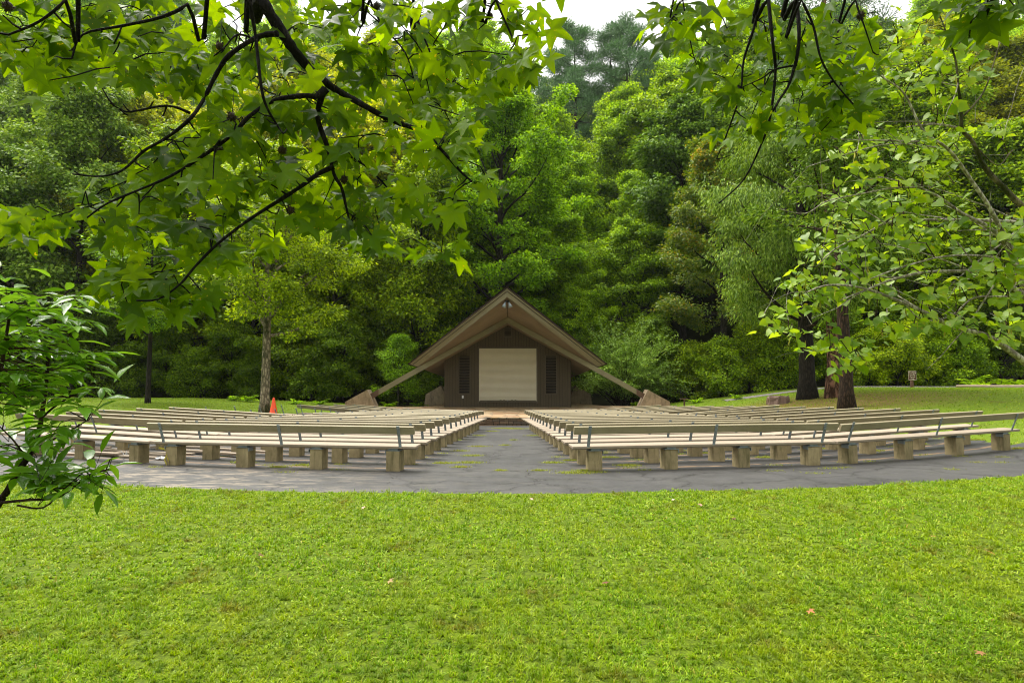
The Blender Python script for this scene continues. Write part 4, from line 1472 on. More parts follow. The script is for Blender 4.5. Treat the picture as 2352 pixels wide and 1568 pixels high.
# slender evergreen by the left wall of the bandshell
t = gen_tree('sapling_yard', 33, 4.6, 1.5, .9, 20, 9000, .13, .05, .05, style='round', cl=.4)
p = P(915, 932, 38.0)
stand("small_tree", t, p.x, p.y, M['leaf_green'], M['bark_dark'], "small two stemmed tree on the grass left of the bandshell under its strut", col=(.9, 1.1, .9))

# -- understorey shrubs along the wood's edge
rg = random.Random(77)
ORDX = ORD + ['fifteenth', 'sixteenth', 'seventeenth', 'eighteenth', 'nineteenth', 'twentieth', 'twenty-first', 'twenty-second', 'twenty-third', 'twenty-fourth']
def shrub_at(px, d, kind, sc, leafm, col, label, group, cat="shrub", name="edge_shrub", szf=1.0):
    x = P(px, 900, d).x
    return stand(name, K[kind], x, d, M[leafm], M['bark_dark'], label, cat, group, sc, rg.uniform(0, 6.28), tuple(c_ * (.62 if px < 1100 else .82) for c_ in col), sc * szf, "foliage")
RX = [1590, 1660, 1500, 1720, 1790, 1840, 1990, 2060, 2130, 2200, 1940, 2300, 2100]
LX = [20, 120, 215, 290, 380, 450, 530, 585, 660, 725, 790, 860, 1000, 1330, 940]
gR = "shrubs lining the foot of the wood on the right"
for k, (px, d, kd, sc, c) in enumerate([
    (1590, 41.5, 's1', .85, (1.5, 1.4, 1.1)), (1660, 40.0, 's2', .95, (1.4, 1.4, 1.1)), (1500, 43.5, 's3', .8, (.9, 1, .9)),
    (1720, 40.8, 's1', 1.0, (1.7, 1.6, 1.1)), (1790, 39.8, 's2', 1.05, (1.4, 1.4, 1)), (1840, 43.0, 's3', .75, (1, 1.1, 1)),
    (1990, 40.0, 's1', .8, (1.9, 1.7, 1.1)), (2060, 39.6, 's2', 1.05, (2.1, 1.8, 1.2)), (2130, 40.5, 's1', .95, (1.5, 1.5, 1)),
    (2200, 41.2, 's2', 1.0, (1.2, 1.3, 1)), (1940, 42.0, 's3', .8, (1.5, 1.5, 1)), (2300, 43.0, 's3', .8, (1., 1.1, 1)), (2100, 43.5, 's3', .9, (1.1, 1.2, 1))]):
    shrub_at(px, d, kd, sc, 'leaf_green', c, "leafy green shrub at the wood's foot, " + ORDX[sorted(RX).index(px)] + " one right of the bandshell", gR)
gL = "shrubs lining the foot of the wood on the left"
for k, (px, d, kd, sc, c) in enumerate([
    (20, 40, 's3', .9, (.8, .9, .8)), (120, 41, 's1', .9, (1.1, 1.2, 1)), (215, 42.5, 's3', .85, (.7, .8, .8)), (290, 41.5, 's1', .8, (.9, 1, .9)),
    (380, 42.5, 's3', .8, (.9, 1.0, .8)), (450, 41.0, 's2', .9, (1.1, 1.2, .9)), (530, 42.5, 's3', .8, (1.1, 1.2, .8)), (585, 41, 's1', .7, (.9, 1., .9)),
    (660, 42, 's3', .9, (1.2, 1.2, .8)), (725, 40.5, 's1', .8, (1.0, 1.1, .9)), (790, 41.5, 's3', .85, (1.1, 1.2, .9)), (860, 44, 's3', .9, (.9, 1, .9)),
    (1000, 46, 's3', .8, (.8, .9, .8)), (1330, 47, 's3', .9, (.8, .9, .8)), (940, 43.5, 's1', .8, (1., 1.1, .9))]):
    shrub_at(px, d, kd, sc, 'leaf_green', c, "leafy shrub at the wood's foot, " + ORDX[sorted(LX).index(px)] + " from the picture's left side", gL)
# low plants on the verge
def fern(px, py, d, h, label, colr=(1.6, 1.6, 1.1), seed=0, name="verge_plant"):
    rng = random.Random(seed); rs = np.random.default_rng(seed)
    p_ = P(px, py, d); mb = MB(); pos = []; tips = []
    for k in range(9):
        az = rng.uniform(0, 6.28); L = h * rng.uniform(.8, 1.4); d_ = Vector((math.cos(az) * .7, math.sin(az) * .7, rng.uniform(.5, 1.2))).normalized()
        pt = Vector((rng.uniform(-.1, .1), rng.uniform(-.1, .1), 0)); pts = [pt.copy()]
        for q in range(8):
            d_ = (d_ + Vector((0, 0, -.12))).normalized(); pt = pt + d_ * (L / 8); pts.append(pt.copy())
            for s in (-1, 1):
                for _ in range(2):
                    sd = d_.cross(Vector((0, 0, 1))).normalized()
                    pos.append(tuple(pt)); tips.append(tuple(sd * s + d_ * rng.uniform(.2, .8)))
        mb.tube(pts, [.008] * 9, 4, False)
    N = len(pos)
    cm = leaf_mesh("fern_leaves", np.array(pos), np.array(tips), np.array([0, 0, 1.]) + rs.normal(0, .3, (N, 3)), rs.uniform(.14, .24, N) * h / .5, rs.uniform(.06, .09, N) * h / .5, T_KITE, None)
    stand(name, (mb.mesh("fern_stems", None), cm), p_.x, p_.y, M['leaf_green'], M['bark_dark'], label, "plant", "low plants along the verge", crown="foliage", col=colr)
for k, (px, py, d, h, lab) in enumerate([
    (565, 928, 36.5, .55, "small leafy weed on the verge left of the mottled trunk"),
    (535, 929, 37.0, .45, "low weed farther left on the verge, beyond the missing backrests"),
    (680, 932, 36.0, .4, "low weed on the verge just right of the orange cone"),
    (735, 932, 36.5, .45, "low weed on the verge near the left buttress"),
    (890, 932, 37.2, .55, "leafy weed between the left buttress and the small tree"),
    (958, 929, 38.5, .5, "leafy weed close to the left rear buttress"),
    (2225, 888, 37.5, .9, "bright tall weed at the left end of the log kerb"),
    (2262, 889, 38.0, .6, "fern behind the log kerb beside the tall bright weed"),
    (2300, 889, 38.0, .6, "fern behind the middle of the log kerb"),
    (2340, 889, 38.2, .6, "fern behind the log kerb at the picture's right side"),
    (1600, 932, 37.0, .4, "low weed right of the T-shaped post"),
    (1690, 930, 36.0, .4, "low weed left of the grey stump"),
    (1465, 932, 38.3, .4, "low weed under the arching shrub")]):
    fern(px, py, d, h, lab, seed=100 + k, colr=(2.0, 1.9, 1.2) if k in (6, 7, 8, 9) else (1.5, 1.6, 1.1))

# -- the wood behind: every tree its own object
groups = {
    'L': ("trees of the wood behind the left lawn", "broadleaf tree in the dense wood behind the left lawn"),
    'R': ("trees of the wood behind the right lawn", "broadleaf tree in the dense wood behind the right lawn"),
    'C': ("trees of the wood straight behind the bandshell", "broadleaf tree in the wood straight behind the bandshell"),
    'H': ("trees high on the hazy hillside", "hazy broadleaf tree high on the far hillside"),
}
def lime_zone(px):
    return 230 < px < 960
rw = random.Random(1234)
rows = [(45.5, 6.2, 1.0), (51, 6.2, 1.15), (58, 6.6, 1.2), (66, 7.0, 1.2), (75, 7.6, 1.15), (85, 8.2, 1.1), (97, 9, 1.1), (110, 10, 1.15), (126, 12, 1.2), (145, 14, 1.25)]
for ri, (d0, sp, sc0) in enumerate(rows):
    cnt = 0; rank = ['front', 'second', 'third', 'fourth', 'fifth', 'sixth', 'seventh', 'eighth', 'ninth', 'rearmost'][ri]
    half = d0 * .90 + 3
    nx = int(2 * half / sp)
    for k in range(nx + 1):
        x = -half + sp * k + (sp / 2 if ri % 2 else 0) + rw.uniform(-.28, .28) * sp
        d = d0 + rw.uniform(-.3, .3) * sp * .7
        px = 1176 + F * x / d
        # gap kept for the valley and the pines
        sc = sc0 * rw.uniform(.85, 1.15)
        if 1230 < px < 1500:
            if d < 60: sc *= .6 if px > 1290 else .75
            elif d < 72: sc *= .8
            elif d < 82: sc *= 1.0
            elif d < 95: continue
            else: sc *= .75
        if 740 < px < 840 and d > 60: sc *= .7
        if d < 50 and 1050 < px < 1240: continue
        if d < 50 and 1480 < px < 1760: continue
        kd = rw.choice(['b1', 'b2', 'b3', 'b4'])
        r_ = rw.random()
        if not 1180 < px < 1530 and d > 60: sc *= 1.12
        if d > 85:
            g = 'H'; mt = 'leaf_green'; col = (1.45 + .7 * r_, 1.5 + .5 * r_, 1.8)  # far haze is put into the leaf tint: paler and bluer
            if rw.random() < .15: kd = 'p1'; mt = 'leaf_pine'; sc *= .75; col = (1, 1, 1)
        elif px < 980:
            g = 'L'
            if lime_zone(px) and d > 48: mt = 'leaf_lime'; col = (1.0 + .5 * r_, 1.0 + .4 * r_, 1)
            else: mt = 'leaf_green'; col = (.95 + .4 * r_, .95 + .3 * r_, .8)
            if px < 230: mt = 'leaf_dark'; col = (1.1 + .3 * r_, 1.1 + .2 * r_, 1.3)
        elif px < 1480:
            g = 'C'; mt = 'leaf_green'; col = (1.0 + .7 * r_, 1.1 + .5 * r_, .9)
            if d < 60: col = (1.15 + .3 * r_, 1.2 + .3 * r_, .9)
        else:
            g = 'R'; mt = 'leaf_green'; col = (.8 + .6 * r_, .9 + .4 * r_, .9)
            if px > 2050 and d > 55: mt = 'leaf_lime'; col = (.6 + .4 * r_, .65 + .3 * r_, .8)
            elif r_ < .3: mt = 'leaf_dark'
        if kd == 'p1': name = "hill_pine"; lab = "dark pine standing among the trees high on the far hillside"; gp = "pines scattered high on the far hillside"
        else: name = "forest_tree"; gp, lab = groups[g]
        cnt += 1
        tone = "yellow green" if mt == 'leaf_lime' else ("dark" if kd == 'p1' or mt == 'leaf_dark' else "mid green")
        lab = f"{tone} {'pine' if kd == 'p1' else 'broadleaf'}, {ORDX[cnt - 1]} tree along from the left in the wood's {rank} rank"
        stand(name, K[kd], x, d, M[mt], M['bark_dark'], lab, "tree", gp, sc, rw.uniform(0, 6.28), col, sc * rw.uniform(.92, 1.12))
# ridge pines against the sky
for (px, top, d, kd, lab) in ((1322, 52, 84, 'p1', "left one of the tall pines standing against the white sky"),
                              (1400, 60, 88, 'p1', "shorter pine just left of the tallest against the white sky"),
                              (1440, 40, 84, 'p2', "tallest pine against the white sky, in the middle of the gap"),
                              (1488, 120, 90, 'p1', "rightmost lower pine on the ridge against the white sky"),
                              (1285, 110, 90, 'p1', "lower pine left of the others on the ridge")):
    q = P(px, top, d); zg = gz(q.x, q.y); hh = (q.z - zg) / (25 if kd == 'p1' else 27) * 1.02
    stand("ridge_pine", K[kd], q.x, q.y, M['leaf_pine'], M['bark_dark'], lab, "tree", "pines on the ridge against the sky", max(.7, min(hh, 1.25)), px * .7, (1.1, 1.15, 1.1), hh)


# the clearing is closed by trees on the near side too
for k in range(15):
    a = rad(150 + 240 * k / 14)
    x, y = 24 * math.cos(a) * 1.25 + rw.uniform(-2, 2), 4 + 24 * math.sin(a) + rw.uniform(-2, 2)
    stand("forest_tree", K[('b1', 'b2', 'b3', 'b4')[k % 4]], x, y, M['leaf_green'], M['bark_dark'],
          "broadleaf tree, " + ORDX[k] + " one round the near side of the clearing", "tree", "trees round the near side of the clearing", 1.0, rw.uniform(0, 6), (1, 1, 1))

# air
hz = MB(); hz.box(-330, 330, -62, 405, -4, 175)
ho = hz.build("haze", None)
hm = bpy.data.materials.new("haze"); hm.use_nodes = True
hn = hm.node_tree.nodes; hn.remove(hn["Principled BSDF"])
pv = hn.new("ShaderNodeVolumePrincipled"); pv.inputs["Density"].default_value = .00013
pv.inputs["Color"].default_value = (.88, .93, .95, 1); pv.inputs["Anisotropy"].default_value = .2
hm.node_tree.links.new(pv.outputs[0], hn["Material Output"].inputs["Volume"])
ho.data.materials.append(hm); tag(ho, kind="stuff")
# ------------------------------------------------------------------ near branches
def in_poly(px, py, poly):
    c = False; n = len(poly); j = n - 1
    for i in range(n):
        xi, yi = poly[i]; xj, yj = poly[j]
        if (yi > py) != (yj > py) and px < (xj - xi) * (py - yi) / (yj - yi) + xi: c = not c
        j = i
    return c

def smooth_pts(pts, sub=4):
    out = []
    n = len(pts)
    for i in range(n - 1):
        p0 = pts[max(i - 1, 0)]; p1 = pts[i]; p2 = pts[i + 1]; p3 = pts[min(i + 2, n - 1)]
        for k in range(sub):
            t = k / sub
            out.append(.5 * ((2 * p1) + (p2 - p0) * t + (2 * p0 - 5 * p1 + 4 * p2 - p3) * t * t + (3 * p1 - p0 - 3 * p2 + p3) * t ** 3))
    out.append(pts[-1])
    return out

def sweetgum():
    """one big sweetgum: trunk behind the camera, long limbs reaching over the lawn"""
    rng = random.Random(42); rs = np.random.default_rng(42)
    base = Vector((1.6, -3.2, 0))
    root = empty("sweetgum_tree", (base.x, base.y, gz(base.x, base.y)))
    tag(root, "overhanging sweetgum with black limbs and large star shaped leaves in the upper foreground", "tree")
    off = Vector(root.location)
    tr = MB()
    tr.tube([Vector((0, 0, -.3)), Vector((0, 0, .4)), Vector((.05, .02, 2.5)), Vector((-.05, .1, 5)), Vector((0, .1, 8)), Vector((.1, 0, 11))], [.42, .30, .25, .21, .15, .06], 14)
    tr.build("trunk", M['bark_brown'], root, True)
    limbs = []   # (points world, radii)
    def limb(pix, r0, r1, d0=2.7, d1=2.7, from_trunk=None, grp=0):
        n = len(pix)
        pts = [P(x, y, (d0 + (d1 - d0) * k / (n - 1)) - .18 + rng.uniform(-.03, .03)) for k, (x, y) in enumerate(pix)]
        rr = [r0 + (r1 - r0) * (k / (n - 1)) ** .8 for k in range(n)]
        if from_trunk:
            a = base + Vector((0, .1, from_trunk)); b_ = pts[0]
            mid = b_ + (a - b_) * .3 + Vector((0, 0, 1.3))
            pts = [a, mid] + pts; rr = [r0 * 2.2, r0 * 1.5] + rr
        sp = smooth_pts(pts)
        sr = [float(np.interp(k / (len(sp) - 1), np.linspace(0, 1, len(rr)), rr)) for k in range(len(sp))]
        limbs.append((sp, sr, grp))
    # left canopy
    limb([(585, -90), (603, 0), (643, 67), (675, 115), (710, 157), (755, 195), (784, 213), (844, 247), (900, 277), (970, 303), (1010, 340), (1057, 393), (1084, 417)], .030, .004, 2.7, 2.9, 5.0)
    limb([(637, 78), (612, 80), (583, 90), (527, 127), (497, 170), (467, 230), (433, 277), (377, 320), (330, 347), (283, 390), (233, 405), (167, 400)], .013, .003, 2.68, 2.5)
    limb([(745, 205), (725, 222), (700, 220), (633, 230), (573, 267), (533, 310), (453, 367), (387, 407), (327, 433), (247, 467), (200, 500)], .013, .003, 2.7, 2.5)
    limb([(750, 205), (738, 225), (730, 273), (753, 340), (767, 400), (784, 430), (795, 475), (804, 513)], .016, .004, 2.7, 2.9)
    limb([(767, 383), (730, 400), (693, 427), (650, 455), (610, 480), (563, 511), (500, 560), (450, 610), (413, 653), (363, 687), (313, 690)], .011, .003, 2.8, 2.6)
    limb([(570, -60), (573, 0), (587, 83), (600, 200), (613, 247), (635, 285), (650, 307)], .009, .003, 2.4, 2.5, 5.4)
    limb([(955, -60), (961, 50), (984, 110), (1000, 157), (1037, 190)], .008, .002, 3.1, 3.1, 6.0)
    limb([(1120, -60), (1139, 0), (1174, 80), (1190, 115), (1207, 137), (1230, 145)], .008, .002, 3.1, 3.2, 6.2)
    limb([(784, 347), (837, 380), (880, 420), (911, 457), (960, 490)], .006, .002, 2.8, 3.0)
    limb([(437, 260), (383, 243), (300, 257), (275, 250), (252, 237)], .006, .002, 2.6, 2.4)
    limb([(583, 90), (545, 80), (515, 110), (490, 130)], .005, .002, 2.68, 2.5)
    limb([(480, -50), (430, 10), (370, 40), (280, 60), (190, 80), (165, 135)], .008, .003, 2.3, 2.2, 5.6)
    limb([(180, -60), (150, 0), (90, 50), (20, 80)], .007, .003, 2.1, 2.0, 5.8)
    limb([(840, -70), (850, 0), (880, 60), (930, 120), (950, 180)], .008, .003, 2.9, 3.0, 6.0)
    # right hanging cluster
    limb([(1760, -70), (1745, 0), (1731, 67), (1708, 140), (1701, 213), (1675, 293), (1646, 365)], .008, .003, 2.9, 3.1, 6.0, 1)
    limb([(1760, -80), (1765, 0), (1775, 100), (1781, 167), (1768, 273), (1748, 333), (1708, 413), (1651, 467)], .010, .003, 2.8, 3.0, 5.6, 1)
    limb([(1826, -80), (1830, 0), (1835, 100), (1815, 187), (1790, 230), (1775, 257)], .011, .004, 2.8, 2.8, 5.4, 1)
    limb([(1835, -20), (1841, 0), (1868, 60), (1885, 133), (1915, 187), (1960, 240)], .007, .003, 2.7, 2.8, 5.4, 1)
    limb([(1560, -70), (1568, 0), (1588, 107), (1600, 150)], .005, .002, 3.0, 3.1, 6.0, 1)
    limb([(1830, 150), (1780, 160), (1750, 180), (1706, 200)], .005, .002, 2.8, 2.9, None, 1)
    limb([(1960, -70), (1965, 0), (1985, 60), (2005, 120)], .006, .002, 2.7, 2.8, 5.6, 1)
    limb([(2300, -80), (2290, -20), (2260, 20), (2230, 50)], .006, .002, 2.6, 2.7, 5.6, 1)
    nodes = []
    for (sp, sr, g) in limbs:
        for k, q in enumerate(sp): nodes.append((q, sr[k]))
    P1 = [(0, 0), (1235, 0), (1262, 130), (1185, 195), (1060, 215), (900, 260), (700, 285), (560, 250), (470, 215), (380, 190), (230, 180), (150, 215), (0, 190)]
    P2 = [(560, 260), (900, 250), (1060, 215), (1085, 330), (1150, 420), (1100, 480), (990, 470), (940, 500), (1045, 560), (1045, 605), (980, 600), (850, 560), (760, 555), (640, 600), (560, 620), (500, 600), (450, 540), (500, 450), (600, 420), (600, 330)]
    P3 = [(20, 540), (50, 470), (170, 445), (300, 400), (360, 330), (560, 380), (520, 470), (500, 600), (470, 620), (470, 690), (420, 740), (330, 690), (255, 745), (200, 690), (205, 640), (260, 600), (170, 560), (80, 580)]
    P4 = [(1500, 0), (2040, 0), (2040, 90), (1990, 180), (2010, 250), (1900, 270), (1850, 370), (1790, 380), (1730, 310), (1640, 300), (1620, 250), (1610, 150), (1530, 150), (1500, 90)]
    P5 = [(2190, 0), (2352, 0), (2330, 50), (2210, 60)]
    P6 = [(480, 250), (600, 200), (640, 420), (560, 470), (430, 480), (380, 430), (420, 330)]
    P7 = [(1045, 190), (1230, 130), (1240, 165), (1170, 200), (1080, 210)]
    regs = [(P1, 118, (2.5, 3.3)), (P2, 60, (2.55, 3.2)), (P3, 42, (2.5, 3.0)), (P4, 54, (2.65, 3.3)), (P5, 8, (2.4, 2.8)), (P6, 14, (2.3, 2.8)), (P7, 8, (3.0, 3.2))]
    cl = []
    for (poly, n, (da, db)) in regs:
        x0 = min(p[0] for p in poly); x1 = max(p[0] for p in poly); y0 = min(p[1] for p in poly); y1 = max(p[1] for p in poly)
        best = []
        tries = 0
        while len(best) < n and tries < 20000:
            tries += 1
            x = rng.uniform(x0, x1); y = rng.uniform(y0, y1)
            if not in_poly(x, y, poly): continue
            md = 46 if tries < 9000 else 30
            if any((x - a) ** 2 + (y - b) ** 2 < (md * .62) ** 2 for a, b in best): continue
            best.append((x, y))
        for (x, y) in best:
            cl.append(P(x, y, rng.uniform(da, db)))
    # cover just above the picture so that the canopy goes on out of frame
    for _ in range(60):
        cl.append(P(rng.uniform(-150, 2450), rng.uniform(-260, -70), rng.uniform(2.5, 3.3)))
    tw = MB(); pet = MB()
    pos = []; tips = []; nrm = []; LL = []
    cam = Vector((0, 0, CAMZ))
    left = [(c, min((q[0] - c).length for q in nodes)) for c in cl]
    left.sort(key=lambda q: q[1])
    for c, _d in left:
        bn = min(nodes, key=lambda q: (q[0] - c).length + (0.0 if q[0].z > c.z - .05 else .12))
        a = bn[0]
        v = c - a
        if v.length > .9: a = a + v * .0
        mid = a.lerp(c, .5) + Vector((rng.uniform(-.03, .03), rng.uniform(-.03, .03), rng.uniform(.0, .06)))
        if v.length < 1.0:
            tw.tube([a, a.lerp(mid, .5) + Vector((rng.uniform(-.015, .015), 0, .01)), mid, c], [min(bn[1] * .7, .0045), .0034, .0028, .0022], 5, False)
            nodes.append((mid, .004)); nodes.append((c, .003))
        else:
            tw.tube([c + Vector((.1, -.1, .35)), c + Vector((.02, -.03, .12)), c], [.004, .003, .0022], 5, False)
        for _ in range(rng.choice((3, 4, 4, 5, 6))):
            az = rng.uniform(0, 6.28); pl = rng.uniform(.045, .11)
            d = Vector((math.cos(az), math.sin(az) * .8, rng.uniform(-.5, .35))).normalized()
            e = c + d * pl
            pet.tube([c, c.lerp(e, .5) + Vector((0, 0, .008)), e], [.0013, .001, .0009], 3, False)
            view = (cam - e).normalized()
            n_ = (view * rng.uniform(.35, 1.1) + Vector((0, 0, 1)) * rng.uniform(.25, .9) + Vector((rng.gauss(0, .38), rng.gauss(0, .3), rng.gauss(0, .3)))).normalized()
            t_ = (d * .8 + Vector((0, 0, -1)) * rng.uniform(.2, 1.2) + Vector((rng.gauss(0, .3), rng.gauss(0, .3), 0)))
            t_ = (t_ - n_ * t_.dot(n_)).normalized()
            pos.append(tuple(e)); tips.append(tuple(t_)); nrm.append(tuple(n_)); LL.append(rng.uniform(.060, .108))
    pos = np.array(pos); tips = np.array(tips); nrm = np.array(nrm); LL = np.array(LL)
    o = np.array(off)
    idx = rs.integers(0, 8, len(pos))
    lm = MB()
    for (sp, sr, g) in limbs:
        # small knobs roughen the bark line
        lm.tube([q - off for q in sp], [r_ * rng.uniform(.9, 1.12) for r_ in sr], 8, True)
        for k in range(2, len(sp), 2):
            if sr[k] < .014 and rng.random() < .55:
                q = sp[k] - off
                dd = Vector((rng.gauss(0, 1), rng.gauss(0, 1), rng.gauss(-.3, 1))).normalized()
                L_ = rng.uniform(.02, .09)
                lm.tube([q, q + dd * L_ * .5, q + dd * L_ + Vector((0, 0, .01))], [.004, .003, .0022], 4, True)
    lm.build("limbs", M['bark_branch'], root, True)
    tw.v = [tuple(Vector(v) - off) for v in tw.v]; tw.build("twigs", M['bark_branch'], root)
    pet.v = [tuple(Vector(v) - off) for v in pet.v]; pet.build("leaf_stalks", M['leaf_star'], root)
    # all leaves as one mesh, eight leaf outlines
    parts = []
    for k in range(8):
        s = idx == k
        parts.append(leaf_mesh("sw%d" % k, pos[s] - o, tips[s], nrm[s], LL[s] * 1.0, LL[s] * 1.0, star_template(900 + k), None))
    import bmesh
    bm = bmesh.new()
    for me in parts: bm.from_mesh(me)
    me = bpy.data.meshes.new("foliage"); bm.to_mesh(me); bm.free()
    for q in parts: bpy.data.meshes.remove(q)
    me.materials.append(M['leaf_star'])
    put_mesh("foliage", me, root)
    # spiky seed balls
    balls = [(18, 15, 2.1), (533, 268, 2.5), (507, 345, 2.55), (647, 345, 2.6), (667, 483, 2.7), (510, 570, 2.6), (790, 413, 2.8), (825, 500, 2.85), (1125, 37, 3.1), (992, 152, 3.05), (1845, 157, 2.8), (1976, 37, 2.75), (505, 107, 2.5), (865, 15, 2.9)]
    for k, (x, y, d) in enumerate(balls):
        c = P(x, y, d) - off
        m = MB()
        r = .017
        # core
        n1, n2 = 8, 6
        vs = []; fs = []
        for a in range(n2 + 1):
            for b in range(n1):
                th = math.pi * a / n2; ph = 2 * math.pi * b / n1
                vs.append(c + Vector((math.sin(th) * math.cos(ph), math.sin(th) * math.sin(ph), math.cos(th))) * r)
        for a in range(n2):
            for b in range(n1): fs.append((a * n1 + b, a * n1 + (b + 1) % n1, (a + 1) * n1 + (b + 1) % n1, (a + 1) * n1 + b))
        m.add(vs, fs)
        for _ in range(46):
            v = Vector((rng.gauss(0, 1), rng.gauss(0, 1), rng.gauss(0, 1))).normalized()
            m.tube([c + v * r * .9, c + v * r * rng.uniform(1.35, 1.6)], [.0024, .0005], 4, False)
        m.tube([c + Vector((0, 0, r)), c + Vector((.004, 0, .05)), c + Vector((0, .01, .11))], [.0013, .0011, .001], 4, False)
        m.build("seed_ball", M['seedball'], root)
sweetgum()

def redbud():
    rng = random.Random(7); rs = np.random.default_rng(7)
    base = Vector((4.9, 4.3, 0))
    root = empty("redbud_tree", (base.x, base.y, gz(base.x, base.y)))
    tag(root, "small tree reaching in at the right with pale limbs, heart shaped leaves and hanging pods", "tree")
    off = Vector(root.location)
    tr = MB()
    tr.tube([Vector((0, 0, -.2)), Vector((-.05, 0, .6)), Vector((-.15, -.05, 1.3)), Vector((-.3, -.05, 2.2)), Vector((-.3, -.1, 3.2))], [.10, .075, .065, .05, .03], 10)
    tr.build("trunk", M['bark_pale'], root, True)
    limbs = []
    def limb(pix, r0, r1, d0, d1, trunk=None, dark=False):
        n = len(pix)
        pts = [P(x, y, (d0 + (d1 - d0) * k / (n - 1)) - .22 + rng.uniform(-.02, .02)) for k, (x, y) in enumerate(pix)]
        rr = [r0 + (r1 - r0) * (k / (n - 1)) ** .8 for k in range(n)]
        if trunk:
            a = off + Vector((-.15, -.05, trunk)); pts = [a, a.lerp(pts[0], .5) + Vector((0, 0, .02))] + pts; rr = [r0 * 1.3, r0 * 1.15] + rr
        sp = smooth_pts(pts, 5)
        sr = [float(np.interp(k / (len(sp) - 1), np.linspace(0, 1, len(rr)), rr)) for k in range(len(sp))]
        limbs.append((sp, sr, dark))
    limb([(2380, 845), (2352, 829), (2301, 792), (2261, 769), (2185, 749), (2128, 719), (2035, 679), (1968, 659), (1901, 655), (1850, 672)], .024, .003, 4.2, 3.6, 1.1)
    limb([(2400, 700), (2352, 677), (2301, 645), (2251, 625), (2135, 625), (2051, 642), (1990, 665), (1930, 690)], .020, .003, 4.1, 3.7, 1.6)
    limb([(2400, 520), (2352, 512), (2285, 507), (2185, 505), (2051, 509), (1985, 539), (1918, 572), (1875, 612)], .015, .003, 4.1, 3.8, 2.2)
    limb([(2400, 700), (2352, 659), (2335, 610), (2318, 562), (2290, 510), (2268, 469), (2241, 429), (2200, 370), (2171, 337), (2120, 300), (2078, 217), (2030, 180), (2001, 160)], .021, .003, 4.1, 3.6, 1.8)
    limb([(2420, 520), (2352, 477), (2301, 427), (2261, 383), (2235, 327), (2210, 298), (2208, 250), (2201, 200), (2195, 140), (2175, 80), (2155, 27)], .021, .003, 4.1, 3.7, 2.3, True)
    limb([(2215, 300), (2168, 287), (2120, 287), (2081, 293)], .009, .003, 3.9, 3.7)
    limb([(2330, 600), (2300, 550), (2268, 520), (2208, 489), (2160, 455), (2108, 429), (2060, 415), (2015, 405)], .015, .003, 4.0, 3.6)
    limb([(2400, 640), (2335, 608), (2268, 589), (2168, 589), (2068, 615), (2000, 640)], .009, .003, 4.0, 3.6, 1.9)
    limb([(2370, 690), (2300, 682), (2235, 685), (2185, 725), (2120, 735), (2080, 700)], .008, .003, 4.1, 3.8, 1.6)
    limb([(2120, 430), (2050, 432), (1980, 445), (1900, 462), (1850, 490), (1790, 480)], .006, .002, 3.7, 3.5)
    limb([(2110, 325), (2000, 322), (1930, 320), (1860, 312)], .005, .002, 3.8, 3.6)
    limb([(2160, 340), (2050, 330), (1960, 350), (1880, 375), (1850, 385)], .005, .002, 3.8, 3.6)
    limb([(2210, 270), (2260, 210), (2290, 120), (2310, 60)], .006, .002, 3.9, 3.9, None, True)
    limb([(2235, 330), (2290, 380), (2320, 350), (2330, 345)], .005, .002, 3.9, 4.1, None, True)
    nodes = [(q, sr[k]) for (sp, sr, dk) in limbs for k, q in enumerate(sp)]
    Q = [([(2010, 60), (2150, 30), (2290, 30), (2262, 180), (2215, 260), (2210, 330), (2130, 335), (2060, 240), (2000, 190)], 58, (3.5, 3.9)),
         ([(1990, 300), (2210, 290), (2230, 380), (2180, 460), (2060, 470), (1960, 500), (1900, 470), (1870, 330), (1950, 300)], 46, (3.4, 3.8)),
         ([(1960, 470), (2200, 460), (2352, 480), (2352, 640), (2180, 620), (1980, 680), (1850, 700), (1800, 640), (1870, 580), (1820, 550), (1900, 510)], 112, (3.5, 4.1)),
         ([(1750, 690), (1830, 660), (1960, 650), (2352, 620), (2352, 800), (2250, 760), (2130, 740), (2050, 800), (1960, 850), (1900, 830), (1830, 780), (1740, 745)], 86, (3.5, 4.1)),
         ([(2240, 200), (2300, 190), (2310, 330), (2240, 320)], 4, (3.7, 3.9)), ([(2290, 700), (2352, 690), (2352, 790), (2300, 770)], 7, (3.8, 4.0))]
    cl = []
    for (poly, n, (da, db)) in Q:
        x0 = min(p[0] for p in poly); x1 = max(p[0] for p in poly); y0 = min(p[1] for p in poly); y1 = max(p[1] for p in poly)
        k = 0
        while k < n:
            x = rng.uniform(x0, x1); y = rng.uniform(y0, y1)
            if in_poly(x, y, poly): cl.append(P(x, y, rng.uniform(da, db))); k += 1
    tw = MB(); tw2 = MB(); pos = []; tips = []; nrm = []; LL = []; pods = []
    left = [(c, min((q[0] - c).length for q in nodes)) for c in cl]
    left.sort(key=lambda q: q[1])
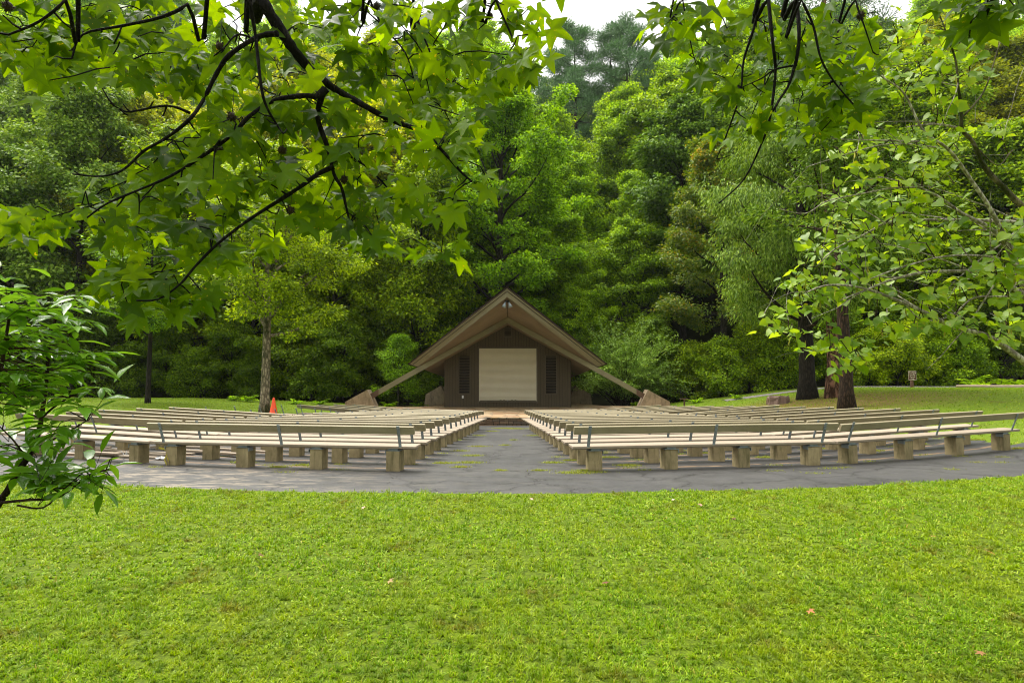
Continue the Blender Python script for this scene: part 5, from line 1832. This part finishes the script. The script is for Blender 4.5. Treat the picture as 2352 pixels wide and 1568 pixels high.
    for c, _d in left:
        bn = min(nodes, key=lambda q: (q[0] - c).length); a = bn[0]; v = c - a
        mid = a.lerp(c, .5) + Vector((0, 0, .04))
        tw.tube([a, mid, c], [min(bn[1] * .7, .0045), .003, .0018], 4, False)
        nodes.append((mid, .004)); nodes.append((c, .003))
        nl = rng.choice((3, 4, 5, 6, 7)); dirv = v.normalized() if v.length > .02 else Vector((1, 0, 0))
        for k in range(nl):
            e = a.lerp(c, max(0, 1 - k * .15)) if v.length > .15 else c + Vector((rng.uniform(-.08, .08), rng.uniform(-.06, .06), rng.uniform(-.05, .05)))
            s = dirv.cross(Vector((0, 0, 1)))
            s = s.normalized() * (1 if k % 2 else -1) if s.length > .1 else Vector((1, 0, 0))
            d = (s * .6 + dirv * .5 + Vector((rng.gauss(0, .3), rng.gauss(0, .3), rng.uniform(-.8, .1)))).normalized()
            e2 = e + d * .025
            n_ = (Vector((0, -.35, 1)) * rng.uniform(.4, 1) + Vector((rng.gauss(0, .45), rng.gauss(-.1, .4), rng.gauss(0, .3)))).normalized()
            t_ = (d + Vector((0, 0, -.5))); t_ = (t_ - n_ * t_.dot(n_)).normalized()
            pos.append(tuple(e2 - off)); tips.append(tuple(t_)); nrm.append(tuple(n_)); LL.append(rng.uniform(.042, .068))
            if rng.random() < .11:
                for _ in range(rng.choice((1, 2, 3))):
                    q = e + Vector((rng.uniform(-.02, .02), 0, 0)); pods.append((q, rng.uniform(.05, .085)))
    for _ in range(85):      # bare thin shoots
        q, r_ = nodes[rng.randrange(len(nodes))]
        d_ = Vector((rng.uniform(-1, .25), rng.uniform(-.3, .3), rng.uniform(-.25, .7))).normalized()
        pts = [q]; L_ = rng.uniform(.2, .75)
        for k in range(6):
            d_ = (d_ + Vector((rng.gauss(0, .1), rng.gauss(0, .08), rng.gauss(-.03, .08)))).normalized()
            pts.append(pts[-1] + d_ * L_ / 6)
        tw2.tube(pts, [min(r_ * .6, .006) * (1 - k / 8) for k in range(7)], 5, False)
    tw2.v = [tuple(Vector(v) - off) for v in tw2.v]; tw2.build("shoots", M['bark_pale'], root)
    lm = MB(); ld = MB()
    for (sp, sr, dk) in limbs: (ld if dk else lm).tube([q - off for q in sp], [r_ * rng.uniform(.92, 1.1) for r_ in sr], 8, True)
    lm.build("limbs", M['bark_pale'], root, True)
    ld.build("dark_limbs", M['bark_grey'], root, True)
    tw.v = [tuple(Vector(v) - off) for v in tw.v]; tw.build("twigs", M['bark_brown'], root)
    LL = np.array(LL)
    put_mesh("foliage", leaf_mesh("foliage", np.array(pos), np.array(tips), np.array(nrm), LL, LL, T_HEART, M['leaf_heart']), root)
    pm = leaf_mesh("pod", np.zeros((1, 3)), np.array([(.05, 0, -1.)]), np.array([(.3, -1, 0.)]), .07, .011, T_DIAMOND, M['pod'])
    rng.shuffle(pods)
    for q, l_ in pods[:90]: put_mesh("seed_pod", pm, root, q - off).rotation_euler = (rng.uniform(-.15, .15), rng.uniform(-.15, .15), rng.uniform(0, 3))
redbud()

def ash_sapling():
    rng = random.Random(19); rs = np.random.default_rng(19)
    root = empty("ash_sapling", (-2.25, 2.2, 0))
    tag(root, "young sapling at the left edge with glossy narrow leaflets and thin dark stems", "sapling")
    off = Vector(root.location)
    limbs = []
    def limb(pix, r0, r1, d0, d1, ground_=False):
        n = len(pix)
        pts = [P(x, y, d0 + (d1 - d0) * k / (n - 1)) for k, (x, y) in enumerate(pix)]
        rr = [r0 + (r1 - r0) * k / (n - 1) for k in range(n)]
        if ground_: pts = [off + Vector((0, 0, -.1)), off + Vector((.02, .03, .5))] + pts; rr = [r0 * 1.5, r0 * 1.2] + rr
        sp = smooth_pts(pts, 4); sr = [float(np.interp(k / (len(sp) - 1), np.linspace(0, 1, len(rr)), rr)) for k in range(len(sp))]
        limbs.append((sp, sr))
    limb([(-15, 1175), (15, 1130), (40, 1085), (70, 1040), (90, 985), (100, 925), (108, 860), (112, 800), (125, 740), (140, 690), (160, 665)], .014, .003, 2.45, 2.55, True)
    limb([(-10, 1155), (60, 1148), (130, 1142), (180, 1110), (215, 1085), (250, 1078)], .006, .002, 2.45, 2.4)
    limb([(40, 1160), (100, 1165), (150, 1120), (190, 1085)], .004, .002, 2.42, 2.4)
    limb([(-40, 1100), (-20, 1000), (-5, 900), (10, 800), (25, 700), (30, 650)], .010, .003, 2.2, 2.25, True)
    limb([(95, 960), (130, 930), (180, 900), (215, 880)], .005, .002, 2.5, 2.45)
    limb([(105, 880), (70, 840), (40, 820), (10, 810)], .005, .002, 2.5, 2.4)
    limb([(80, 1030), (120, 1010), (160, 990), (200, 965)], .005, .002, 2.45, 2.4)
    limb([(110, 820), (150, 780), (175, 740), (190, 700)], .005, .002, 2.5, 2.5)
    limb([(60, 1050), (30, 1010), (0, 980)], .004, .002, 2.45, 2.3)
    nodes = [(q, r) for (sp, sr) in limbs for q, r in zip(sp, sr)]
    lf = []; pos = []; tips = []; nrm = []; LL = []
    tw = MB()
    Q = [([(0, 640), (60, 650), (120, 700), (165, 650), (200, 700), (205, 800), (225, 880), (245, 900), (225, 950), (190, 970), (150, 1000), (100, 1040), (0, 1080)], 100, (2.1, 2.6)),
         ([(40, 1050), (150, 1070), (260, 1075), (245, 1095), (180, 1120), (100, 1130), (20, 1100)], 22, (2.35, 2.5))]
    cl = []
    for (poly, n, (da, db)) in Q:
        x0 = min(p[0] for p in poly); x1 = max(p[0] for p in poly); y0 = min(p[1] for p in poly); y1 = max(p[1] for p in poly); k = 0
        while k < n:
            x = rng.uniform(x0 - 40, x1); y = rng.uniform(y0, y1)
            if in_poly(max(x, 1), y, poly): cl.append(P(x, y, rng.uniform(da, db))); k += 1
    for c in cl:
        a = min(nodes, key=lambda q: (q[0] - c).length + (.1 if q[0].z > c.z + .03 else 0))[0]
        v = c - a
        L = rng.uniform(.12, .2)
        dirv = (v.normalized() * .8 + Vector((rng.gauss(0, .35), rng.gauss(0, .35), rng.uniform(-.15, .45)))).normalized() if v.length > .01 else Vector((.5, 0, .5))
        s0 = c - dirv * L * .5
        tw.tube([a, a.lerp(s0, .6) + Vector((0, 0, .01)), s0, s0 + dirv * L], [.0025, .002, .0014, .0008], 4, False)
        sd = dirv.cross(Vector((0, 0, 1))); sd = sd.normalized() if sd.length > .1 else Vector((1, 0, 0))
        upn = sd.cross(dirv).normalized()
        n_p = rng.choice((2, 3, 3, 4))
        ll = rng.uniform(.07, .115)
        for k in range(n_p):
            f = .2 + .7 * k / n_p
            for s in (-1, 1):
                p_ = s0 + dirv * L * f
                t_ = (sd * s * .8 + dirv * rng.uniform(.4, .9) + Vector((0, 0, rng.uniform(-.45, .15)))).normalized()
                n_ = (upn + Vector((rng.gauss(0, .28), rng.gauss(0, .28), .4))).normalized()
                pos.append(tuple(p_ - off)); tips.append(tuple(t_)); nrm.append(tuple(n_)); LL.append(ll * rng.uniform(.8, 1.15))
        p_ = s0 + dirv * L
        pos.append(tuple(p_ - off)); tips.append(tuple(dirv + Vector((0, 0, -.2)))); nrm.append(tuple(upn)); LL.append(ll * 1.15)
    lm = MB()
    for (sp, sr) in limbs: lm.tube([q - off for q in sp], sr, 8)
    lm.build("stems", M['bark_brown'], root, True)
    tw.v = [tuple(Vector(v) - off) for v in tw.v]; tw.build("twigs", M['bark_brown'], root)
    LL = np.array(LL)
    put_mesh("foliage", leaf_mesh("foliage", np.array(pos), np.array(tips), np.array(nrm), LL, LL * .32, T_LANCE, M['leaf_ash']), root)
ash_sapling()
